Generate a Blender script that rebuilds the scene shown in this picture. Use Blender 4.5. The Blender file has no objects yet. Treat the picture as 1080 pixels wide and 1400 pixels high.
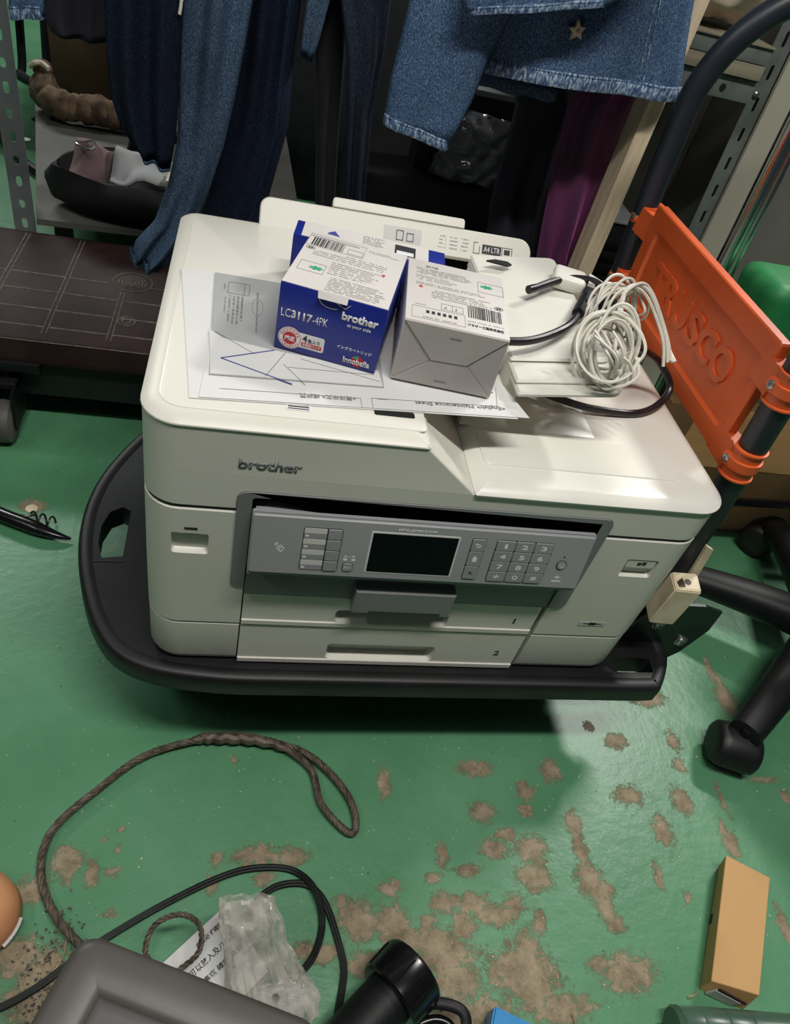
import bpy, bmesh, math, random
from mathutils import Vector, Matrix, noise
random.seed(7)
SC = bpy.context.scene
COL = SC.collection
PI = math.pi

# ---------------------------------------------------------------- camera
cd = bpy.data.cameras.new('camera'); cam = bpy.data.objects.new('camera', cd); COL.objects.link(cam)
RX = (0.97148764, -0.10934208, 0.21037129); RY = (-0.07269465, 0.70719498, 0.70327146); RZ = (-0.22567069, -0.69851239, 0.6790826)
cam.matrix_world = Matrix(((RX[0], RY[0], RZ[0], 0.07518349), (RX[1], RY[1], RZ[1], -0.479479), (RX[2], RY[2], RZ[2], 0.90402175), (0, 0, 0, 1)))
cd.sensor_fit = 'VERTICAL'; cd.sensor_height = 36.0; cd.sensor_width = 36.0; cd.lens = 36.0 * 993.1 / 1400; cd.clip_start = 0.02
SC.camera = cam
# ---------------------------------------------------------------- world and lamps
w = bpy.data.worlds.new('world'); SC.world = w; w.use_nodes = True
w.node_tree.nodes['Background'].inputs[0].default_value = (0.75, 0.85, 1.0, 1)
w.node_tree.nodes['Background'].inputs[1].default_value = 0.03
def lamp(name, loc, target, sx, sy, power, col):
    ld = bpy.data.lights.new(name, 'AREA'); ld.shape = 'RECTANGLE'; ld.size = sx; ld.size_y = sy; ld.energy = power; ld.color = col
    o = bpy.data.objects.new(name, ld); COL.objects.link(o); o.location = loc
    o.rotation_euler = (Vector(target) - Vector(loc)).to_track_quat('-Z', 'Y').to_euler()
    return o
lamp('fill_light', (0.35, -0.55, 2.45), (0.3, 0.1, 0.3), 1.2, 0.10, 36, (1.0, 0.97, 0.92))
lamp('fill_light', (-1.3, -0.30, 2.30), (0.3, 0.2, 0.4), 1.2, 0.12, 8, (1.0, 0.98, 0.95))  # fill lamp added to lift the orange panel and the left floor
lamp('fill_light', (2.05, 1.35, 2.45), (0.5, 0.1, 0.2), 0.5, 0.12, 40, (1.0, 0.98, 0.94))
lamp('fill_light', (-1.4, 3.3, 2.45), (-0.9, 2.2, 0.0), 1.2, 0.3, 45, (0.95, 1.0, 0.96))
SC.view_settings.view_transform = 'Standard'; SC.view_settings.look = 'None'
SC.view_settings.exposure = 0.0; SC.view_settings.gamma = 1.0; SC.view_settings.use_curve_mapping = False

# ---------------------------------------------------------------- materials
def lin(c):
    return tuple(((v / 255) / 12.92 if v / 255 <= 0.04045 else ((v / 255 + 0.055) / 1.055) ** 2.4) for v in c) + (1,)
def mat(name, c, rough=0.5, metal=0.0, c2=None, scale=30, detail=4, bump=0.0, bscale=None, stretch=None, lo=0.4, hi=0.65, coat=0.0, spec=None):
    m = bpy.data.materials.new(name); m.use_nodes = True; nt = m.node_tree; b = nt.nodes['Principled BSDF']
    b.inputs['Base Color'].default_value = lin(c); b.inputs['Roughness'].default_value = rough; b.inputs['Metallic'].default_value = metal
    if coat: b.inputs['Coat Weight'].default_value = coat
    if spec is not None: b.inputs['Specular IOR Level'].default_value = spec
    tc = nt.nodes.new('ShaderNodeTexCoord'); mp = nt.nodes.new('ShaderNodeMapping')
    nt.links.new(tc.outputs['Object'], mp.inputs['Vector'])
    if stretch: mp.inputs['Scale'].default_value = stretch
    if c2:
        n = nt.nodes.new('ShaderNodeTexNoise'); n.inputs['Scale'].default_value = scale; n.inputs['Detail'].default_value = detail
        r = nt.nodes.new('ShaderNodeValToRGB'); r.color_ramp.elements[0].position = lo; r.color_ramp.elements[1].position = hi
        r.color_ramp.elements[0].color = lin(c); r.color_ramp.elements[1].color = lin(c2)
        nt.links.new(mp.outputs[0], n.inputs['Vector']); nt.links.new(n.outputs[0], r.inputs[0]); nt.links.new(r.outputs[0], b.inputs['Base Color'])
    if bump:
        n = nt.nodes.new('ShaderNodeTexNoise'); n.inputs['Scale'].default_value = bscale or scale * 3; n.inputs['Detail'].default_value = 3
        bp = nt.nodes.new('ShaderNodeBump'); bp.inputs['Strength'].default_value = bump; bp.inputs['Distance'].default_value = 0.002
        nt.links.new(mp.outputs[0], n.inputs['Vector']); nt.links.new(n.outputs[0], bp.inputs['Height']); nt.links.new(bp.outputs[0], b.inputs['Normal'])
    return m
MT = {}
MT['shell'] = mat('printer_white_plastic', (217, 215, 204), 0.38, c2=(212, 210, 198), scale=5, bump=0.03, bscale=900)
MT['shell_lid'] = mat('printer_lid_plastic', (226, 224, 214), 0.3, c2=(222, 220, 210), scale=5)
MT['bezel'] = mat('printer_grey_plastic', (126, 127, 128), 0.42, c2=(122, 123, 124), scale=8)
MT['panel'] = mat('printer_panel_plastic', (150, 151, 153), 0.4, c2=(145, 146, 148), scale=8)
MT['dark'] = mat('dark_recess_plastic', (22, 23, 24), 0.6, c2=(28, 28, 29), scale=20)
MT['screen'] = mat('screen_glass', (8, 12, 16), 0.3, c2=(9, 13, 18), scale=3, spec=0.12)
MT['key'] = mat('key_plastic', (140, 141, 143), 0.4, c2=(136, 137, 139), scale=20)
MT['label_strip'] = mat('label_strip_plastic', (200, 200, 195), 0.5, c2=(192, 192, 188), scale=20)
MT['ink_white'] = mat('white_print', (225, 225, 225), 0.6, c2=(220, 220, 220), scale=20)
MT['ink_dark'] = mat('dark_print', (40, 40, 44), 0.6, c2=(46, 46, 50), scale=20)
MT['ink_grey'] = mat('grey_print', (138, 136, 134), 0.7, c2=(130, 128, 126), scale=20)
MT['ink_red'] = mat('red_print', (190, 40, 45), 0.55, c2=(184, 36, 42), scale=20)
MT['ink_green'] = mat('green_print', (40, 150, 115), 0.6, c2=(60, 165, 130), scale=300)
MT['ink_bluep'] = mat('blue_print', (60, 72, 140), 0.6, c2=(66, 78, 146), scale=20)
MT['blue'] = mat('blue_carton', (28, 42, 132), 0.32, c2=(32, 47, 140), scale=12, bump=0.05, bscale=60)
MT['carton'] = mat('white_carton', (212, 207, 203), 0.55, c2=(205, 200, 196), scale=10, bump=0.06, bscale=60)
MT['carton_in'] = mat('plain_carton_board', (176, 170, 166), 0.75, c2=(168, 162, 158), scale=25)
MT['paper'] = mat('white_paper', (214, 214, 212), 0.7, c2=(208, 208, 206), scale=12)
MT['paper_grey'] = mat('grey_printed_paper', (166, 168, 168), 0.7, c2=(160, 162, 162), scale=12)
MT['black'] = mat('black_plastic', (14, 15, 17), 0.5, c2=(20, 21, 23), scale=18, bump=0.1, bscale=400, spec=0.35)
MT['black_rub'] = mat('black_rubber', (16, 16, 18), 0.5, c2=(24, 24, 26), scale=22, bump=0.08, bscale=300)
MT['black_gloss'] = mat('black_gloss_plastic', (14, 14, 15), 0.22, c2=(20, 20, 22), scale=18)
MT['tube'] = mat('black_coated_tube', (30, 34, 42), 0.38, c2=(36, 40, 50), scale=14, bump=0.05, bscale=200)
MT['bracket'] = mat('dark_green_steel', (20, 34, 28), 0.35, c2=(26, 42, 34), scale=14)
MT['orange'] = mat('orange_plastic', (222, 98, 46), 0.42, c2=(208, 88, 40), scale=9, bump=0.05, bscale=120)
MT['steel'] = mat('steel', (190, 190, 188), 0.3, 0.9, c2=(150, 150, 148), scale=60)
MT['chrome'] = mat('chrome', (225, 225, 228), 0.2, 1.0, c2=(205, 205, 208), scale=10)
MT['cream'] = mat('cream_plastic', (222, 208, 180), 0.45, c2=(205, 188, 155), scale=35)
MT['whitecord'] = mat('white_cord', (216, 212, 200), 0.45, c2=(200, 196, 182), scale=60)
MT['cord'] = mat('black_cord', (24, 22, 24), 0.35, c2=(38, 34, 36), scale=50)
MT['brown'] = mat('brown_plastic', (40, 28, 27), 0.5, c2=(50, 36, 34), scale=14, bump=0.12, bscale=120, spec=0.1)
MT['brown_line'] = mat('brown_plastic_worn_rib', (84, 77, 73), 0.6, c2=(112, 104, 100), scale=90, spec=0.2)
MT['angle'] = mat('grey_slotted_steel', (128, 133, 134), 0.5, 0.1, c2=(114, 118, 119), scale=14)
MT['angle_b'] = mat('grey_green_painted_steel', (124, 130, 126), 0.5, 0.1, c2=(98, 106, 102), scale=14)
MT['cabinet'] = mat('dark_grey_painted_steel', (128, 126, 120), 0.45, 0.0, c2=(118, 116, 110), scale=3)
MT['cab_edge'] = mat('beige_grey_painted_steel', (196, 193, 176), 0.5, 0.0, c2=(186, 183, 166), scale=5)
MT['plank'] = mat('grey_wood_plank', (158, 150, 130), 0.75, c2=(130, 122, 104), scale=12, stretch=(1, 8, 8))
MT['beam'] = mat('cream_painted_timber', (226, 208, 178), 0.65, c2=(204, 184, 152), scale=10, stretch=(9, 9, 1), bump=0.3, bscale=60)
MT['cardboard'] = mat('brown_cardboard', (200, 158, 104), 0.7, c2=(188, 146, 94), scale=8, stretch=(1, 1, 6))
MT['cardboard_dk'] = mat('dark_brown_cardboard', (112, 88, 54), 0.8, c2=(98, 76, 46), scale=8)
MT['cardboard_shade'] = mat('shaded_brown_cardboard', (72, 56, 32), 0.85, c2=(62, 48, 27), scale=8)  # shade of the blocked light mixed into the brown
MT['grey_shelf'] = mat('grey_shelf_board', (96, 96, 90), 0.7, c2=(80, 80, 74), scale=6)
MT['rug'] = mat('brown_fluffy_cloth', (112, 92, 70), 0.95, c2=(66, 52, 38), scale=30, bump=1.0, bscale=60)
MT['green_cloth'] = mat('green_fabric', (32, 120, 66), 0.55, c2=(40, 134, 76), scale=12, bump=0.1, bscale=200)
MT['bagdark'] = mat('dark_bag_cloth', (16, 19, 18), 0.8, c2=(22, 25, 24), scale=20, bump=0.2, bscale=40)
MT['pinkish'] = mat('pale_pink_cloth', (140, 116, 116), 0.9, c2=(116, 96, 98), scale=20)
MT['creamcloth'] = mat('cream_film', (224, 208, 190), 0.4, c2=(206, 184, 168), scale=9, bump=0.6, bscale=12)
MT['blueplastic'] = mat('bright_blue_plastic', (40, 140, 200), 0.35, c2=(34, 128, 190), scale=20)
MT['greentube'] = mat('grey_green_plastic', (74, 100, 84), 0.3, c2=(60, 86, 70), scale=20)
MT['orangeshoe'] = mat('tan_orange_rubber', (222, 158, 112), 0.6, c2=(210, 142, 96), scale=20, bump=0.1, bscale=80)
MT['wire'] = mat('rusty_wire_strand', (106, 96, 82), 0.6, 0.3, c2=(70, 61, 50), scale=90)
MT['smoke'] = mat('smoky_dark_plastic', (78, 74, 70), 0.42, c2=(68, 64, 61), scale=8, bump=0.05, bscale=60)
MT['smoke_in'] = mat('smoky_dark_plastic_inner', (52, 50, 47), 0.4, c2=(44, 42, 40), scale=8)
MT['wheel'] = mat('grey_wheel_rubber', (92, 90, 86), 0.6, c2=(76, 74, 70), scale=20)
MT['wallm'] = mat('grey_wall', (120, 122, 120), 0.8, c2=(112, 114, 112), scale=3)
MT['straw'] = mat('dry_straw', (170, 150, 115), 0.8, c2=(140, 120, 88), scale=60)

def denim(name, c, c2, c3, sc=1.0, rough=0.85):
    m = bpy.data.materials.new(name); m.use_nodes = True; nt = m.node_tree; b = nt.nodes['Principled BSDF']; L = nt.links.new
    b.inputs['Roughness'].default_value = rough; b.inputs['Specular IOR Level'].default_value = 0.15
    tc = nt.nodes.new('ShaderNodeTexCoord')
    n1 = nt.nodes.new('ShaderNodeTexNoise'); n1.inputs['Scale'].default_value = 650 * sc; n1.inputs['Detail'].default_value = 2
    mp = nt.nodes.new('ShaderNodeMapping'); mp.inputs['Scale'].default_value = (1, 1, 0.45)
    n2 = nt.nodes.new('ShaderNodeTexNoise'); n2.inputs['Scale'].default_value = 14; n2.inputs['Detail'].default_value = 4
    L(tc.outputs['Object'], mp.inputs[0]); L(mp.outputs[0], n1.inputs['Vector']); L(tc.outputs['Object'], n2.inputs['Vector'])
    r = nt.nodes.new('ShaderNodeValToRGB'); e = r.color_ramp.elements; e[0].position = .38; e[1].position = .66; e[0].color = lin(c); e[1].color = lin(c3)
    x = e.new(.52); x.color = lin(c2)
    L(n1.outputs[0], r.inputs[0])
    mx = nt.nodes.new('ShaderNodeMix'); mx.data_type = 'RGBA'; mx.blend_type = 'MULTIPLY'; mx.inputs[0].default_value = 0.5
    r2 = nt.nodes.new('ShaderNodeValToRGB'); r2.color_ramp.elements[0].position = .35; r2.color_ramp.elements[0].color = (.45, .45, .45, 1); r2.color_ramp.elements[1].position = .65
    L(n2.outputs[0], r2.inputs[0]); L(r.outputs[0], mx.inputs[6]); L(r2.outputs[0], mx.inputs[7]); L(mx.outputs[2], b.inputs['Base Color'])
    bp = nt.nodes.new('ShaderNodeBump'); bp.inputs['Strength'].default_value = 0.4; bp.inputs['Distance'].default_value = 0.001
    L(n1.outputs[0], bp.inputs['Height']); L(bp.outputs[0], b.inputs['Normal'])
    return m
MT['denim_mid'] = denim('mid_blue_denim', (50, 67, 90), (68, 89, 114), (96, 117, 140), 1.2)
MT['denim_dark'] = denim('dark_blue_denim', (22, 32, 54), (32, 46, 74), (46, 62, 90))
MT['denim_navy'] = denim('navy_denim', (16, 22, 38), (23, 31, 50), (34, 43, 62))
MT['denim_light'] = denim('light_blue_denim', (44, 66, 100), (72, 98, 132), (116, 140, 168), 1.5)
MT['denim_seam'] = denim('faded_denim_seam', (60, 82, 116), (104, 128, 156), (170, 186, 202), 0.5)
MT['slate'] = denim('slate_cloth', (34, 42, 56), (46, 54, 70), (58, 68, 84))
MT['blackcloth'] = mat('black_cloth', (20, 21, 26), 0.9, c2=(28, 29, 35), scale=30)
MT['coat'] = mat('dark_navy_cloth', (22, 22, 32), 0.9, c2=(30, 29, 42), scale=20)
MT['velvet'] = mat('purple_velvet', (84, 34, 72), 0.6, c2=(62, 26, 56), scale=10, stretch=(4, 4, 1))
MT['velvet'].node_tree.nodes['Principled BSDF'].inputs['Sheen Weight'].default_value = 0.8
MT['velvet'].node_tree.nodes['Principled BSDF'].inputs['Sheen Tint'].default_value = (0.9, 0.25, 0.7, 1)

def film(name, c, rough, alpha, bump=0.6, bscale=40, streak=(0.35, 0.7)):
    m = bpy.data.materials.new(name); m.use_nodes = True; nt = m.node_tree; b = nt.nodes['Principled BSDF']; L = nt.links.new
    b.inputs['Base Color'].default_value = lin(c); b.inputs['Roughness'].default_value = rough
    tc = nt.nodes.new('ShaderNodeTexCoord'); n = nt.nodes.new('ShaderNodeTexNoise'); n.inputs['Scale'].default_value = bscale; n.inputs['Detail'].default_value = 5
    L(tc.outputs['Object'], n.inputs['Vector'])
    mr = nt.nodes.new('ShaderNodeMapRange'); mr.inputs[1].default_value = streak[0]; mr.inputs[2].default_value = streak[1]; mr.inputs[3].default_value = alpha[0]; mr.inputs[4].default_value = alpha[1]
    L(n.outputs[0], mr.inputs[0]); L(mr.outputs[0], b.inputs['Alpha'])
    bp = nt.nodes.new('ShaderNodeBump'); bp.inputs['Strength'].default_value = bump; bp.inputs['Distance'].default_value = 0.004
    L(n.outputs[0], bp.inputs['Height']); L(bp.outputs[0], b.inputs['Normal'])
    return m
MT['film'] = film('clear_crinkled_film', (208, 205, 194), 0.18, (0.25, 0.8), 1.0, 34)
MT['film_dark'] = film('black_crinkled_film', (104, 106, 108), 0.10, (0.9, 1.0), 1.0, 22)

# ---------------------------------------------------------------- mesh helpers
def inv_of(parent):
    m = Matrix.Translation(parent.location) @ parent.rotation_euler.to_matrix().to_4x4()
    p = parent.parent
    while p is not None:
        m = (Matrix.Translation(p.location) @ p.rotation_euler.to_matrix().to_4x4()) @ m; p = p.parent
    return m.inverted()
def obj(name, bm, m, parent=None, local=False, sharp=35, smooth=True):
    """one mesh object; unless local, the mesh is written in room coordinates"""
    bmesh.ops.recalc_face_normals(bm, faces=bm.faces)
    me = bpy.data.meshes.new(name); bm.to_mesh(me); bm.free()
    if m is not None: me.materials.append(MT[m] if isinstance(m, str) else m)
    if smooth:
        me.shade_smooth(); me.set_sharp_from_angle(angle=math.radians(sharp))
    o = bpy.data.objects.new(name, me); COL.objects.link(o)
    if parent is not None:
        if local:
            o.parent = parent
        else:
            me.transform(inv_of(parent)); o.parent = parent
    return o
def thing(name, label, cat, loc=(0, 0, 0), rz=0.0, group=None):
    o = bpy.data.objects.new(name, None); COL.objects.link(o); o.empty_display_size = 0.05
    o.location = loc; o.rotation_euler = (0, 0, rz); o['label'] = label; o['category'] = cat
    if group: o['group'] = group
    return o
def tag(o, label, cat, group=None):
    o['label'] = label; o['category'] = cat
    if group: o['group'] = group
    return o
def struct(o): o['kind'] = 'structure'; return o
def B(): return bmesh.new()
def box(bm, a, b, bev=0.0, seg=2, M=None):
    r = bmesh.ops.create_cube(bm, size=1.0); vs = r['verts']
    for v in vs:
        v.co = Vector(((a[i] + b[i]) / 2 + v.co[i] * abs(b[i] - a[i])) for i in range(3))
    if bev:
        es = list({e for v in vs for e in v.link_edges})
        r = bmesh.ops.bevel(bm, geom=es, offset=bev, segments=seg, affect='EDGES', profile=0.5)
        vs = list({v for f in r['faces'] for v in f.verts} | {v for v in vs if v.is_valid})
    if M is not None:
        for v in vs: v.co = M @ v.co
    return bm
def rr(x0, y0, x1, y1, r, n=6, ins=0.0):
    """rounded rectangle outline, counter-clockwise; r is one radius or four (x0y0, x1y0, x1y1, x0y1)"""
    if not isinstance(r, (tuple, list)): r = (r,) * 4
    x0 += ins; y0 += ins; x1 -= ins; y1 -= ins
    r = [max(q - ins, 0.0004) for q in r]
    out = []
    for (cx, cy, q, a0) in ((x0 + r[0], y0 + r[0], r[0], PI), (x1 - r[1], y0 + r[1], r[1], 1.5 * PI), (x1 - r[2], y1 - r[2], r[2], 0), (x0 + r[3], y1 - r[3], r[3], PI / 2)):
        for i in range(n + 1):
            a = a0 + PI / 2 * i / n; out.append((cx + q * math.cos(a), cy + q * math.sin(a)))
    return out
def loft(bm, rings, caps=(True, True), closed=True):
    """rings: lists of 3D points with equal counts"""
    V = [[bm.verts.new(p) for p in ring] for ring in rings]
    n = len(V[0])
    for a, b in zip(V, V[1:]):
        for i in range(n if closed else n - 1):
            j = (i + 1) % n
            bm.faces.new((a[i], a[j], b[j], b[i]))
    if caps[0]: bm.faces.new(V[0][::-1])
    if caps[1]: bm.faces.new(V[-1])
    return V
def prism(bm, pts, fn, d0, d1, bev=0.0):
    """extrude a 2D outline between depths d0 and d1, fn(a, b, d) -> point; bev chamfers the d0 rim"""
    rings = []
    if bev:
        cx = sum(p[0] for p in pts) / len(pts); cy = sum(p[1] for p in pts) / len(pts)
        sg = 1 if d1 > d0 else -1
        ex = max(abs(p[0] - cx) for p in pts); ey = max(abs(p[1] - cy) for p in pts)
        rings.append([fn(cx + (p[0] - cx) * (1 - bev / ex), cy + (p[1] - cy) * (1 - bev / ey), d0) for p in pts])
        rings.append([fn(p[0], p[1], d0 + sg * bev) for p in pts])
    else:
        rings.append([fn(p[0], p[1], d0) for p in pts])
    rings.append([fn(p[0], p[1], d1) for p in pts])
    loft(bm, rings); return bm
def plate(bm, outer, holes, fn, d0, d1, floor=None):
    """plate with holes; floor = depth of blind recesses, None = through holes"""
    def fill(d, loops):
        es = []; vls = []
        for lp in loops:
            vs = [bm.verts.new(fn(p[0], p[1], d)) for p in lp]; vls.append(vs)
            es += [bm.edges.new((vs[i], vs[(i + 1) % len(vs)])) for i in range(len(vs))]
        bmesh.ops.triangle_fill(bm, use_beauty=True, use_dissolve=False, edges=es)
        return vls
    F = fill(d0, [outer] + holes)
    if floor is None:
        K = fill(d1, [outer] + holes)
        for a, b in zip(F, K):
            for i in range(len(a)):
                j = (i + 1) % len(a); bm.faces.new((a[i], a[j], b[j], b[i]))
    else:
        K = [[bm.verts.new(fn(p[0], p[1], d1)) for p in outer]]; bm.faces.new(K[0])
        a, b = F[0], K[0]
        for i in range(len(a)):
            j = (i + 1) % len(a); bm.faces.new((a[i], a[j], b[j], b[i]))
        for h, a in zip(holes, F[1:]):
            cx = sum(p[0] for p in h) / len(h); cy = sum(p[1] for p in h) / len(h)
            b = [bm.verts.new(fn(cx + (p[0] - cx) * .94, cy + (p[1] - cy) * .86, floor)) for p in h]; bm.faces.new(b)
            for i in range(len(a)):
                j = (i + 1) % len(a); bm.faces.new((a[i], a[j], b[j], b[i]))
    return bm
def smooth_path(pts, k=6, closed=False):
    P = [Vector(p) for p in pts]; out = []; n = len(P)
    rng = range(n) if closed else range(n - 1)
    for i in rng:
        p0 = P[(i - 1) % n] if (closed or i > 0) else P[i]; p1 = P[i]; p2 = P[(i + 1) % n]
        p3 = P[(i + 2) % n] if (closed or i + 2 < n) else P[(i + 1) % n]
        for s in range(k):
            t = s / k
            out.append(0.5 * ((2 * p1) + (p2 - p0) * t + (2 * p0 - 5 * p1 + 4 * p2 - p3) * t * t + (-p0 + 3 * p1 - 3 * p2 + p3) * t ** 3))
    if not closed: out.append(P[-1])
    return out
def sweep(bm, path, r, seg=8, closed=False, flat=1.0, caps=True):
    """tube along a path; r may be a function of 0..1; flat squashes the section"""
    n = len(path); rings = []
    T = []
    for i in range(n):
        a = path[(i - 1) % n] if (closed or i > 0) else path[i]; b = path[(i + 1) % n] if (closed or i < n - 1) else path[i]
        t = (b - a); T.append(t.normalized() if t.length > 1e-9 else Vector((0, 0, 1)))
    up = Vector((0, 0, 1)) if abs(T[0].z) < 0.9 else Vector((1, 0, 0))
    N = (up - T[0] * up.dot(T[0])).normalized()
    for i in range(n):
        N = (N - T[i] * N.dot(T[i])); N = N.normalized() if N.length > 1e-6 else T[i].orthogonal().normalized()
        Bn = T[i].cross(N)
        q = r(i / (n - 1)) if callable(r) else r
        rings.append([path[i] + (N * math.cos(2 * PI * k / seg) * flat + Bn * math.sin(2 * PI * k / seg)) * q for k in range(seg)])
    if closed: rings.append(rings[0][:])
    loft(bm, rings, caps=(caps and not closed, caps and not closed))
    if closed: bmesh.ops.remove_doubles(bm, verts=bm.verts, dist=1e-6)
    return bm
def cyl(bm, p0, p1, r0, r1=None, seg=20):
    r1 = r0 if r1 is None else r1; p0 = Vector(p0); p1 = Vector(p1)
    q = (p1 - p0).normalized(); a = q.orthogonal().normalized(); b = q.cross(a)
    loft(bm, [[p + (a * math.cos(2 * PI * k / seg) + b * math.sin(2 * PI * k / seg)) * r for k in range(seg)] for p, r in ((p0, r0), (p1, r1))])
    return bm
def lathe(bm, p0, ax, prof, seg=24):
    """prof: (distance along axis, radius)"""
    p0 = Vector(p0); q = Vector(ax).normalized(); a = q.orthogonal().normalized(); b = q.cross(a)
    loft(bm, [[p0 + q * d + (a * math.cos(2 * PI * k / seg) + b * math.sin(2 * PI * k / seg)) * max(r, 1e-4) for k in range(seg)] for d, r in prof])
    return bm
def text_mesh(s, bold=0.0, extrude=0.0):
    cu = bpy.data.curves.new('lettering', 'FONT'); cu.body = s; cu.offset = bold; cu.extrude = extrude; cu.resolution_u = 3
    o = bpy.data.objects.new('lettering', cu); COL.objects.link(o)
    dg = bpy.context.evaluated_depsgraph_get(); dg.update()
    me = bpy.data.meshes.new_from_object(o.evaluated_get(dg)); COL.objects.unlink(o); bpy.data.objects.remove(o)
    return me
def lettering(s, O, u, v, rect, m, parent, bold=0.0, thick=0.0003, name='lettering', flip=False, local=False, label=None, keep=False):
    """text fitted in the rectangle (u0, v0, u1, v1) of the plane O + a*u + b*v"""
    me = text_mesh(s, bold); O, u, v = Vector(O), Vector(u).normalized(), Vector(v).normalized(); n = u.cross(v)
    xs = [q.co.x for q in me.vertices]; ys = [q.co.y for q in me.vertices]
    if not xs: return None
    bm = B(); bm.from_mesh(me)
    for f in bm.faces: f.material_index = 0
    x0, x1, y0, y1 = min(xs), max(xs), min(ys), max(ys)
    u0, v0, u1, v1 = rect
    r = bmesh.ops.extrude_face_region(bm, geom=list(bm.faces)); top = [q for q in r['geom'] if isinstance(q, bmesh.types.BMVert)]
    tops = set(top)
    for q in bm.verts:
        a = (q.co.x - x0) / max(x1 - x0, 1e-6); b = (q.co.y - y0) / max(y1 - y0, 1e-6)
        if flip: a, b = 1 - a, 1 - b
        q.co = O + u * (u0 + a * (u1 - u0)) + v * (v0 + b * (v1 - v0)) + n * (thick if q in tops else -0.0001)
    bm.normal_update()
    o = obj(name, bm, m, parent, local=local, smooth=False)
    if label: o['label'] = label
    return o
def bars(O, u, v, rects, m, parent, name='print', thick=0.0002, local=False):
    """flat printed marks as very thin raised rectangles"""
    O, u, v = Vector(O), Vector(u).normalized(), Vector(v).normalized(); n = u.cross(v); bm = B()
    for (a0, b0, a1, b1) in rects:
        loft(bm, [[O + u * a + v * b + n * d for a, b in ((a0, b0), (a1, b0), (a1, b1), (a0, b1))] for d in (-0.0001, thick)])
    o = obj(name, bm, m, parent, local=local, smooth=False)
    if len(rects) > 1: o['kind'] = 'stuff'
    return o
def small_text(rnd, x0, y, x1, h, dens=0.75):
    """one line of print too small to read: a row of short dashes"""
    out = []; x = x0
    while x < x1:
        wd = rnd.uniform(0.0006, 0.0014)
        if rnd.random() < dens: out.append((x, y, min(x + wd, x1), y + h * rnd.uniform(.7, 1)))
        x += wd + 0.0004
    return out

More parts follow.
